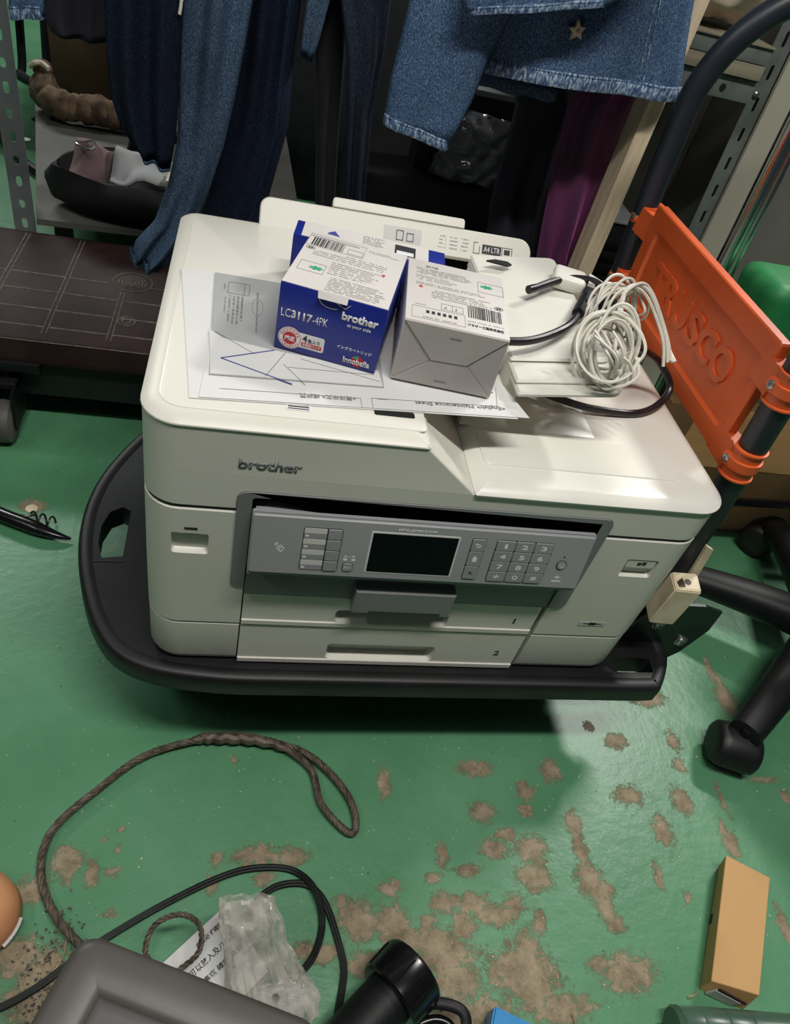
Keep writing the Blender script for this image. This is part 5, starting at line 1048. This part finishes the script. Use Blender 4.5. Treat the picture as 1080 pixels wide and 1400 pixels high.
# ================================================================ BACKGROUND RIGHT
db = thing('black_crate', 'black plastic crate stack behind the truck handle, beside the timber post', 'crate', (.80, .9, 0))
bm = B(); box(bm, (.69, .86, 0), (.815, 1.16, .430), .006); obj('crate_body', bm, 'black', db)
bm = B(); box(bm, (.685, .855, .4305), (.82, 1.17, .435), .001); obj('crate_rim', bm, 'angle', db)
for k in range(5):
    bm = B(); box(bm, (.70, .852, .28 + k * .026), (.86, .861, .290 + k * .026), .001); obj('crate_rib', bm, 'black_gloss', db)
bp_ = thing('rack_back_panel', 'dark grey sheet-steel panel closing the rack behind the truck handle', 'panel', (.9, 1.3, 0))
bm = B(); box(bm, (.62, 1.34, 0), (1.95, 1.352, .78)); obj('panel_sheet', bm, 'cabinet', bp_, smooth=False)
rk = thing('shelf_rack', 'grey painted slotted steel rack with timber planks, behind the truck handle', 'rack', (1.0, 1.0, 0))
def slot_plate(A, Bv, wdv, slots, m, nm):
    A, Bv, wd_ = Vector(A), Vector(Bv), Vector(wdv); L_ = (Bv - A).length; u_ = (Bv - A).normalized(); w_ = wd_.normalized(); n_ = u_.cross(w_); W__ = wd_.length
    f = lambda a, b, d: tuple(A + w_ * a + u_ * b + n_ * d)
    bm = B(); plate(bm, [(0, 0), (W__, 0), (W__, L_), (0, L_)], [rr(W__ / 2 - .0035, z, W__ / 2 + .0035, z + .026, .003, 2) for z in slots], f, 0, .002); return obj(nm, bm, m, rk, smooth=False)
slot_plate((1.030, 1.0, 0), (.980, 1.0, 1.2), (.040, 0, 0), [.08 + k * .0555 for k in range(19)], 'angle_b', 'upright')
slot_plate((1.070, 1.0, 0), (1.020, 1.0, 1.2), (0, .040, 0), [.08 + k * .0555 for k in range(19)], 'angle_b', 'upright')
bm = B(); box(bm, (.70, .975, .650), (.992, .980, .690), .0008); box(bm, (.70, .975, .687), (.992, 1.01, .690)); obj('shelf_beam', bm, 'angle_b', rk)
bm = B(); cyl(bm, (.925, .9745, .668), (.925, .9725, .668), .006, seg=12); obj('beam_hole', bm, 'dark', rk)
bm = B(); lathe(bm, (1.012, .999, .585 + .08), (0, -1, 0), [(0, .006), (.004, .0058), (.006, .003)], 12); obj('bolt', bm, 'steel', rk)
for z0, z1, m_ in ((.690, .714, 'plank'), (.7155, .742, 'angle_b')):
    bm = B(); box(bm, (.69, .965, z0), (.985, 1.25, z1), .001); obj('plank', bm, m_, rk)
bm = B(); box(bm, (.72, .960, .7425), (.985, 1.2, .746), .0005); obj('board_edge', bm, 'plank', rk)
lumpy('cream_bundle', (.865, 1.06, .835), (.120, .10, .085), 4, 'creamcloth', 'cream plastic-wrapped bundle resting on the rack planks behind the handle', 'bundle', .22, 7)
cb = thing('steel_cabinet', 'large grey steel cabinet standing at the right behind the chrome pipe', 'cabinet', (1.35, 1.1, 0))
bm = B(); box(bm, (1.12, .96, 0), (1.75, 1.33, 1.25), .004); obj('cabinet_body', bm, 'cabinet', cb)
bm = B(); loft(bm, [[(1.062, .985, 0), (1.135, .958, 0), (1.135, .966, 0), (1.062, .993, 0)], [(1.018, .985, 1.25), (1.135, .958, 1.25), (1.135, .966, 1.25), (1.018, .993, 1.25)]]); obj('cabinet_edge', bm, 'cab_edge', cb)
chp = thing('chrome_pole', 'polished chrome pole standing behind the orange panel', 'pole', (.87, .6, 0))
bm = B(); cyl(bm, (.876, .60, .0), (.822, .60, 1.0), .0125, seg=24); obj('pole_tube', bm, 'chrome', chp)
bm = B(); cyl(bm, (.902, .61, .0), (.848, .61, 1.0), .0085, seg=20); obj('pole_inner', bm, 'chrome', chp)
bm = B(); loft(bm, [[(.84, .55, 0), (.94, .55, 0), (.94, .65, 0), (.84, .65, 0)], [(.845, .555, .012), (.935, .555, .012), (.935, .645, .012), (.845, .645, .012)]]); obj('pole_base', bm, 'black', chp)
# green cushion-like cover
gc = thing('green_cover', 'green fabric-covered rounded seat behind the front corner of the orange panel', 'seat', (1.03, .62, .3))
bm = B(); box(bm, (.925, .50, .300), (1.30, .63, .500), .028, 5)
for v in bm.verts: v.co.x += (v.co.z - .3) * -.15 * (1 if v.co.x < 1.0 else 0); v.co.z += .006 * noise.noise(v.co * 9)
obj('seat_cover', bm, 'green_cloth', gc, sharp=180)
for x, y in ((.975, .54), (1.25, .54), (.975, .60), (1.25, .60)):
    bm = B(); cyl(bm, (x, y, 0), (x, y, .305), .012); obj('leg', bm, 'black', gc)
# cardboard boxes in front of it
cbx = thing('cardboard_box', 'large tan cardboard box standing on the floor behind the front handle post', 'box', (1.1, .5, 0))
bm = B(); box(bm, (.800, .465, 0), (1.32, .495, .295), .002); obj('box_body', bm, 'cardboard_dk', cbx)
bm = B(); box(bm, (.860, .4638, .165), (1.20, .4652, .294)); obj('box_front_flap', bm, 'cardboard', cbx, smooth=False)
bm = B(); loft(bm, [[(.935, .655, .0), (.990, .655, .0), (.990, .666, .0), (.935, .666, .0)], [(.935, .655, .418), (.988, .655, .405), (.988, .666, .405), (.935, .666, .418)]]); tag(obj('cardboard_flap', bm, 'cardboard', smooth=False), 'tan cardboard flap poking up between chrome pole and green seat', 'cardboard')
fb = thing('foot_rail', 'black glossy steel tube crossing low in front of the tan cardboard box', 'tube', (1.05, .41, .13))
bm = B(); sweep(bm, smooth_path([(.80, .405, .140), (.95, .402, .138), (1.10, .400, .146), (1.25, .400, .150)], 5), .0085, 14); obj('tube_bar', bm, 'black_gloss', fb)
for x in (.79, 1.26):
    bm = B(); cyl(bm, (x, .404, 0), (x, .404, .146), .0085); obj('tube_leg', bm, 'black_gloss', fb)

# ================================================================ OFFICE CHAIR BASE
ch = thing('office_chair', 'black five-star office chair base on hooded casters at the right', 'chair', (1.055, .150, 0))
hx, hy = 1.055, .150
bm = B(); lathe(bm, (hx, hy, .075), (0, 0, 1), [(0, .036), (.005, .044), (.05, .044), (.065, .034), (.066, .026), (.26, .026), (.262, .016), (.33, .016)], 28); obj('hub_column', bm, 'black', ch)
bm = B(); box(bm, (hx + .02, hy - .19, .405), (hx + .42, hy + .19, .475), .03, 4); obj('seat', bm, 'black_rub', ch)
bm = B(); box(bm, (hx - .05, hy - .06, .385), (hx + .12, hy + .06, .406), .005); obj('seat_plate', bm, 'black', ch)
for k, a in enumerate((218, 151, 291, 5, 76)):
    t = math.radians(a); R_ = .290 if k == 0 else .282; d = Vector((math.cos(t), math.sin(t), 0)); pz = Vector((-d.y, d.x, 0)); H0 = Vector((hx, hy, 0))
    bm = B(); rings_ = []
    for s in [i / 12 for i in range(13)]:
        r = .03 + (R_ - .03) * s; wd = .034 * (1 - s) + .0235 * s; hh = .032 * (1 - s) + .019 * s; z = .098 - .026 * s * s
        c0 = H0 + d * r + Vector((0, 0, z))
        rings_.append([c0 + pz * wd * math.cos(q) * (abs(math.cos(q)) ** -.25 if abs(math.cos(q)) > .2 else 1) + Vector((0, 0, 1)) * hh * math.sin(q) for q in [2 * PI * i / 20 for i in range(20)]])
    loft(bm, rings_); lg = obj('leg', bm, 'black', ch, sharp=60)
    cc_ = H0 + d * (R_ - .005); ang = t + (.55 if k == 0 else .9 if k == 4 else .3)
    ex = Vector((math.cos(ang), math.sin(ang), 0)); ey = Vector((-ex.y, ex.x, 0)); C1 = cc_ + ex * .004
    bm = B(); cyl(bm, tuple(cc_ + Vector((0, 0, .045))), tuple(cc_ + Vector((0, 0, .080))), .009, seg=12); cs = obj('caster_stem', bm, 'black', lg)
    # hood: a rounded cowl over twin wheels
    bm = B(); prof = [(-.033, 0.5), (-.0325, .80), (-.028, .95), (-.018, 1.0), (.018, 1.0), (.028, .95), (.0325, .80), (.033, .5)]
    def hood(w_, k_):
        pts = []
        for i in range(25):
            th = -.35 + (PI + .55) * i / 24; pts.append(C1 + ey * w_ + ex * (.0345 * k_ * math.cos(th)) + Vector((0, 0, .0345 + .0335 * k_ * math.sin(th))))
        pts.append(C1 + ey * w_ + ex * (-.020 * k_) + Vector((0, 0, .014))); pts.append(C1 + ey * w_ + ex * (.020 * k_) + Vector((0, 0, .016)))
        return pts
    loft(bm, [hood(w_, k_) for w_, k_ in prof]); obj('caster_hood', bm, 'black_rub', lg, sharp=50)
    for w0 in (-.031, .006):
        bm = B(); lathe(bm, tuple(C1 + ey * w0 + Vector((0, 0, .0255))), tuple(ey), [(0, .018), (.001, .0235), (.004, .0252), (.021, .0252), (.024, .0235), (.025, .018)], 24); obj('caster_wheel', bm, 'black', lg)

# ================================================================ FLOOR OBJECTS
def strand_rope(path, r, nst, pitch, m, parent=None, name='rope_strand'):
    """laid rope: strands twisting around the path"""
    T = []; n = len(path); L_ = [0]
    for a, b in zip(path, path[1:]): L_.append(L_[-1] + (b - a).length)
    for k in range(nst):
        bm = B(); pts = []; up = Vector((0, 0, 1)); N_ = None
        for i in range(n):
            t = (path[min(i + 1, n - 1)] - path[max(i - 1, 0)]).normalized(); N_ = up - t * up.dot(t) if N_ is None else N_ - t * N_.dot(t); N_.normalize(); Bn = t.cross(N_)
            a = 2 * PI * (L_[i] / pitch + k / nst); pts.append(path[i] + (N_ * math.cos(a) + Bn * math.sin(a)) * r * .52)
        sweep(bm, pts, r * .50, 6); obj(name, bm, m, parent)
wr = thing('wire_rope', 'rusty laid steel wire rope with a spliced eye, curving on the floor before the truck', 'rope', (.1, -.1, 0))
wp_ = [(p[0], p[1], p[2] * .6 + .0035) for p in WIRE]
strand_rope(smooth_path([(.172, -.0185, .0135)] + wp_, 22), .0046, 5, .034, 'wire', wr)
bm = B(); spl = smooth_path([(.191, -.0225, .0115), (.130, -.0075, .0135), (.074, -.0050, .0125), (.055, -.0075, .011)], 12); sweep(bm, [p + Vector((.0012 * math.sin(i * 2.1), .0015 * math.cos(i * 1.7), 0)) for i, p in enumerate(spl)], lambda s: .0030 + .0045 * math.sin(PI * min(1, s)) ** .6, 9); obj('splice', bm, 'wire', wr)
strand_rope(smooth_path([(.191, -.0225, .016), (.130, -.0045, .0165), (.085, -.0035, .016)], 24), .0040, 3, .022, 'wire', wr)
w2 = thing('wire_loop', 'small loop of rusty wire rope standing up behind the smoky crate lid', 'rope', (.06, -.25, 0))
strand_rope(smooth_path(WLOOP, 20), .0030, 3, .018, 'wire', w2)
def flatcable(pts, r, label, m='cord'):
    o = thing('cable', label, 'cable', pts[0]); P_ = smooth_path(pts, 8)
    for k, s in enumerate((-1, 1)):
        q = []
        for i, p in enumerate(P_):
            t = (P_[min(i + 1, len(P_) - 1)] - P_[max(i - 1, 0)]).normalized(); q.append(p + Vector((-t.y, t.x, 0)) * s * r * .72)
        bm = B(); sweep(bm, q, r, 8); obj('cable_core', bm, m, o)
    return o
MT['cordgreen'] = mat('dark_green_black_cord', (24, 30, 27), 0.5, c2=(16, 20, 18), scale=60, spec=.3)
flatcable(CABLE, .0023, 'long dark twin cable running from the left edge over the floor and looping right', 'cordgreen')
flatcable(CABLE2, .0023, 'second dark twin cable curving down beside the plastic bag', 'cordgreen')
# smoky container lid in the foreground
lidz = .250
ld = thing('crate_lid', 'smoky dark translucent plastic storage box in the foreground, bottom left corner', 'storage box', (.05, -.45, .1))
Lc = Vector((-.0090, -.2890, 0)); du = Vector((.163, -.066, 0)).normalized(); dv = Vector((-.030, -.053, 0)).normalized()
dv = Vector((-du.y, du.x, 0)) * -1; dv = (dv * .86 + Vector((-.5, -.86, 0)) * .14).normalized()
fL = lambda a, b, d: tuple(Lc + du * a + dv * b + Vector((0, 0, d)))
WL, DL = .20, .24
bm = B(); loft(bm, [[fL(p[0], p[1], z) for p in rr(0, 0, WL, DL, .016, 6, i)] for i, z in ((.022, .001), (.020, .003), (.006, .214), (.005, .218))]); obj('box_tub', bm, 'smoke', ld)
bm = B(); loft(bm, [[fL(p[0], p[1], z) for p in rr(0, 0, WL, DL, .018, 8, i)] for i, z in ((.001, .214), (0, .218), (0, .240), (.0015, .2455), (.005, .2485), (.010, .2500), (.0300, .2497), (.0350, .2475), (.038, .2440))]); lo_ = obj('lid', bm, 'smoke', ld)
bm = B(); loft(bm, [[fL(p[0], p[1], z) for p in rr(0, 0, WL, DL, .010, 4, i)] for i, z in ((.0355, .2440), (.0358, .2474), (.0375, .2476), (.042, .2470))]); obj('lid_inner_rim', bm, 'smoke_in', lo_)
# clear bag on a printed sheet
ps = thing('printed_card', 'white printed card with dark Japanese lines lying under the crumpled clear bag', 'card', (.10, -.28, 0))
cA_, cB_, cC_, cD_ = (.040, -.262, .012), (.108, -.205, .018), (.153, -.273, .018), (.085, -.330, .012)
A4 = [Vector(p) for p in (cA_, cB_, cC_, cD_)]
bm = B(); loft(bm, [[p + Vector((0, 0, z)) for p in A4] for z in (-.0008, 0)]); obj('card_sheet', bm, 'paper', ps, smooth=False)
cu_ = (A4[1] - A4[0]).normalized(); cn_ = (A4[1] - A4[0]).cross(A4[3] - A4[0]).normalized(); cn_ = cn_ if cn_.z > 0 else -cn_; cv_ = cn_.cross(cu_).normalized()
L0 = A4[0] + cn_ * .0006
for s_, r_ in (('ください。', (.004, -.020, .030, -.014)), ('金は必ず確認の上、', (.040, -.014, .086, -.0085)), ('可以放入及八幡製', (.020, -.032, .078, -.025)), ('注意事項 確認 直射', (.012, -.046, .075, -.040))):
    lettering(s_, L0, cu_, cv_, r_, 'ink_dark', ps, bold=.01)
cbg = thing('clear_plastic_bag', 'crumpled clear plastic bag beside the smoky storage box, holding pale scraps', 'plastic bag', (.15, -.27, 0))
def crumple(ringsdef, seed, m, nm, amp=.010, n=96):
    bm = B(); R_ = []
    rows_ = []
    for a, b in zip(ringsdef, ringsdef[1:]):
        for i in range(6): t = i / 6; rows_.append(tuple(a[q] * (1 - t) + b[q] * t for q in range(5)))
    rows_.append(ringsdef[-1])
    for k, (cx, cy, z, rx, ry) in enumerate(rows_):
        rg_ = []
        for i in range(n):
            th = 2 * PI * i / n; d = Vector((math.cos(th), math.sin(th), 0)); f = 1 + .30 * noise.noise(Vector((d.x * 1.6 + seed, d.y * 1.6, z * 14))) + .24 * abs(noise.noise(Vector((d.x * 6.5, d.y * 6.5 + seed, z * 16 - d.x * 2)))) 
            rg_.append((cx + rx * d.x * f, cy + ry * d.y * f, max(z + amp * noise.noise(Vector((d.x * 3, d.y * 3, k * .4 + seed))), .002)))
        R_.append(rg_)
    loft(bm, R_, caps=(False, False)); return obj(nm, bm, m, cbg, sharp=30)
crumple([(.160, -.305, .004, .030, .028), (.157, -.300, .020, .044, .038), (.146, -.285, .045, .036, .026), (.134, -.265, .070, .029, .014), (.127, -.245, .092, .027, .008), (.122, -.228, .108, .024, .003)], 2, 'film', 'bag_film', .008)
crumple([(.165, -.305, .003, .024, .020), (.165, -.303, .014, .030, .024), (.160, -.300, .026, .016, .012), (.160, -.300, .030, .004, .004)], 6, 'paper', 'bag_contents', .004)
# black pipe with ribbed collar and ring handle
pp = thing('black_pipe', 'black plastic tube with ribbed screw collar in the foreground, bottom centre', 'tube', (.25, -.33, 0))
P0_, P1_ = Vector((.292, -.296, .052)) - Vector((.785, .619, 0)) * .13, Vector((.282, -.304, .052)); pd = (P1_ - P0_).normalized()
bm = B(); cyl(bm, P0_, P1_, .0270, seg=40); obj('tube_body', bm, 'black', pp)
bm = B(); lathe(bm, P1_ - pd * .014, pd, [(0, .027), (0, .0345), (.002, .0365), (.036, .0375), (.040, .0355), (.041, .030), (.038, .0285)], 48); col = obj('collar', bm, 'black_gloss', pp)
bm = B(); cyl(bm, P1_ + pd * .0225, P1_ + pd * .0245, .0287, seg=40); obj('collar_insert', bm, 'dark', pp)
a_ = pd.orthogonal().normalized(); b_ = pd.cross(a_)
for k in range(16):
    t = 2 * PI * k / 16; d = a_ * math.cos(t) + b_ * math.sin(t); bm = B(); cyl(bm, P1_ - pd * .009 + d * .0368, P1_ + pd * .019 + d * .0376, .0010, seg=6); obj('grip_rib', bm, 'black_gloss', col)
hb = smooth_path([(.300, -.322, .040), (.318, -.318, .044), (.340, -.322, .045), (.352, -.330, .044), (.353, -.345, .040), (.350, -.375, .036), (.335, -.395, .036)], 6)
bm = B(); sweep(bm, hb, .0060, 10, flat=.7); h1_ = obj('ring_handle', bm, 'black', pp)
hb = smooth_path([(.300, -.334, .030), (.322, -.330, .034), (.338, -.336, .034), (.340, -.350, .032), (.336, -.375, .030)], 6)
bm = B(); sweep(bm, hb, .0045, 10, flat=.7); obj('ring_handle', bm, 'black_gloss', pp)
bx_ = thing('blue_box', 'bright blue plastic box corner at the bottom edge, right of the black tube', 'box', (.40, -.36, 0))
bm = B(); loft(bm, [[(.392, -.322, .002), (.437, -.345, .002), (.410, -.400, .002), (.366, -.378, .002)], [(.392, -.322, .030), (.437, -.345, .030), (.410, -.400, .030), (.366, -.378, .030)]]); bmesh.ops.bevel(bm, geom=list(bm.edges), offset=.002, segments=2, affect='EDGES'); obj('box_body', bm, 'blueplastic', bx_)
gt = thing('green_bottle', 'grey-green ribbed plastic tube at the bottom right edge', 'tube', (.66, -.37, 0))
bm = B(); lathe(bm, (.594, -.356, .024), (1, -.13, 0), [(0, .004), (0, .0200), (.003, .0225), (.005, .0205), (.007, .0225), (.009, .0215), (.03, .0225), (.031, .0215), (.033, .0225), (.06, .0225), (.061, .0215), (.063, .0225), (.09, .0225), (.091, .0215), (.093, .0225), (.22, .0225)], 30); obj('tube_body', bm, 'greentube', gt)
# cardboard box on the floor
kb = thing('cardboard_box', 'small tan cardboard box on the floor at lower right, label on its near end', 'box', (.73, -.26, 0))
top_ = [Vector(p) for p in ((.744, -.180, .033), (.795, -.210, .033), (.712, -.335, .033), (.657, -.317, .033))]
bot_ = [Vector(p) for p in ((.750, -.183, .0005), (.790, -.211, .0005), (.707, -.342, .0005), (.659, -.318, .0005))]
bm = B(); loft(bm, [bot_, top_]); bmesh.ops.bevel(bm, geom=list(bm.edges), offset=.0008, segments=1, affect='EDGES'); obj('box_body', bm, 'cardboard', kb)
e0, e1 = bot_[3], bot_[2]; eu = (e1 - e0).normalized(); en = eu.cross(Vector((0, 0, 1)))
fE = lambda a, b, d: tuple(e0 + eu * a + Vector((-.06 * 0, 0, 1)) * b + en * (d + .0003 + b * .02))
bm = B(); prism(bm, [(.006, .003), (.036, .0015), (.040, .019), (.009, .023)], fE, .0030, .0005); obj('address_label', bm, 'label_strip', kb, smooth=False)
bm = B(); prism(bm, [(.010, .0235), (.044, .0195), (.045, .0225), (.012, .0270)], fE, .0025, .0003); obj('torn_tape', bm, 'brown', kb, smooth=False)
bm = B(); box(bm, (-.0012, -.003, .006), (.0015, .010, .018), 0, 1, Matrix.Translation((.7035, -.250, 0)) @ Matrix.Rotation(-.6, 4, 'Z')); obj('side_slot', bm, 'dark', kb, smooth=False)
# tan-orange shoe toe at the left edge
so = thing('orange_shoe', 'tan-orange rubber shoe toe with pale rim at the left edge', 'shoe', (-.16, -.22, 0))
bm = B(); cx, cy = -.176, -.205
loft(bm, [[(cx + rx * math.cos(t) - .03 * (1 - math.cos(t)) * 0, cy + ryy * math.sin(t), z) for t in [2 * PI * i / 40 for i in range(40)]] for z, rx, ryy in ((.002, .070, .050), (.010, .074, .054), (.026, .072, .052), (.040, .062, .043), (.048, .046, .030), (.051, .020, .012))]); obj('shoe_upper', bm, 'orangeshoe', so)
bm = B(); sweep(bm, [Vector((cx + .0745 * math.cos(t), cy + .0545 * math.sin(t), .012)) for t in [-.55 + .5 * i / 10 for i in range(11)]], .0022, 6); obj('pale_rim', bm, 'ink_white', so)
bm = B(); sweep(bm, [Vector((cx + .050 * math.cos(t), cy + .034 * math.sin(t), .0470)) for t in [2 * PI * i / 30 for i in range(30)]], .0012, 5, closed=True); obj('stitch_ring', bm, 'orangeshoe', so)
# black hook-ended strap on the floor at left
um = thing('black_tool', 'black pointed plastic tool with a small curled wire, on the floor at the left edge', 'tool', (-.23, .35, 0))
bm = B(); sweep(bm, smooth_path([(-.33, .400, .012), (-.264, .367, .014), (-.215, .346, .014), (-.180, .334, .011), (-.155, .331, .006)], 6), lambda s: .0115 * (1 - max(0, s - .55) * 1.9), 12, flat=.8); obj('tool_body', bm, 'black_gloss', um)
bm = B(); pts = [Vector((-.215 + .035 * s - .004, .368 - .010 * s + .010 * math.sin(s * 15), .010 + .009 * math.cos(s * 15))) for s in [i / 40 for i in range(41)]]; sweep(bm, pts, .0017, 6); obj('curled_wire', bm, 'cord', um)
bm = B(); sweep(bm, smooth_path([(-.250, .366, .018), (-.225, .364, .016), (-.212, .372, .014)], 5), .0020, 6); obj('curled_wire', bm, 'cord', um)
bm = B(); lathe(bm, (-.226, .395, .0003), (0, 0, 1), [(0, .004), (0, .009), (.0016, .0088), (.0016, .004)], 24); tag(obj('washer', bm, 'cream'), 'small pale round washer on the floor above the black tool', 'washer')
# debris: straw and flakes
STRAW = ['dry straw bit crossing others left of the smoky storage box', 'steepest dry straw bit beside the smoky storage box corner', 'leftmost dry straw bit below the wire rope', 'short level straw bit between wire rope end and storage box', 'pale straw bit just above the dark twin cable', 'straw flake touching the left side of the pale one near the cable', 'straw sliver at the bottom edge, right of the blue box', 'straw sliver beside the ribbed collar of the black tube', 'straw sliver left of the small tan cardboard box']
rnd = random.Random(33)
for k, (x, y, a, l) in enumerate(((-.060, -.255, 1.2, .03), (-.052, -.262, .9, .035), (-.068, -.270, 1.7, .025), (-.040, -.250, .2, .02), (.055, -.190, .35, .022), (.047, -.194, .1, .02), (.487, -.352, 1.2, .022), (.265, -.262, -.1, .02), (.640, -.325, .1, .014))):
    bm = B(); sweep(bm, smooth_path([(x, y, .0022), (x + l * .5 * math.cos(a), y + l * .5 * math.sin(a), .0030), (x + l * math.cos(a + .2), y + l * math.sin(a + .2), .0022)], 4), .0009, 5)
    tag(obj('straw_bit', bm, 'straw'), STRAW[k], 'debris', 'straw bits on the floor')
bm = B()
for k in range(260):
    x, y = rnd.gauss(-.062, .016), rnd.gauss(-.258, .026); r = rnd.uniform(.0008, .0028)
    r0 = bmesh.ops.create_cube(bm, size=r)
    for v in r0['verts']: v.co = Matrix.Rotation(rnd.uniform(0, 3), 3, 'Z') @ v.co + Vector((x, y, r * .45))
dm = obj('dirt', bm, 'brown_line', smooth=False); dm['kind'] = 'stuff'; tag(dm, 'heap of dark dirt crumbs on the floor left of the smoky storage box', 'dirt')
bm = B()
for k in range(420):
    x, y = rnd.uniform(-.15, 1.0), rnd.uniform(-.38, .02); r = rnd.uniform(.0006, .0016)
    r0 = bmesh.ops.create_cube(bm, size=r)
    for v in r0['verts']: v.co = Matrix.Rotation(rnd.uniform(0, 3), 3, 'Z') @ v.co + Vector((x, y, r * .45))
gm = obj('grit', bm, 'cream', smooth=False); gm['kind'] = 'stuff'; tag(gm, 'pale grit and paint crumbs scattered over the green floor', 'grit')
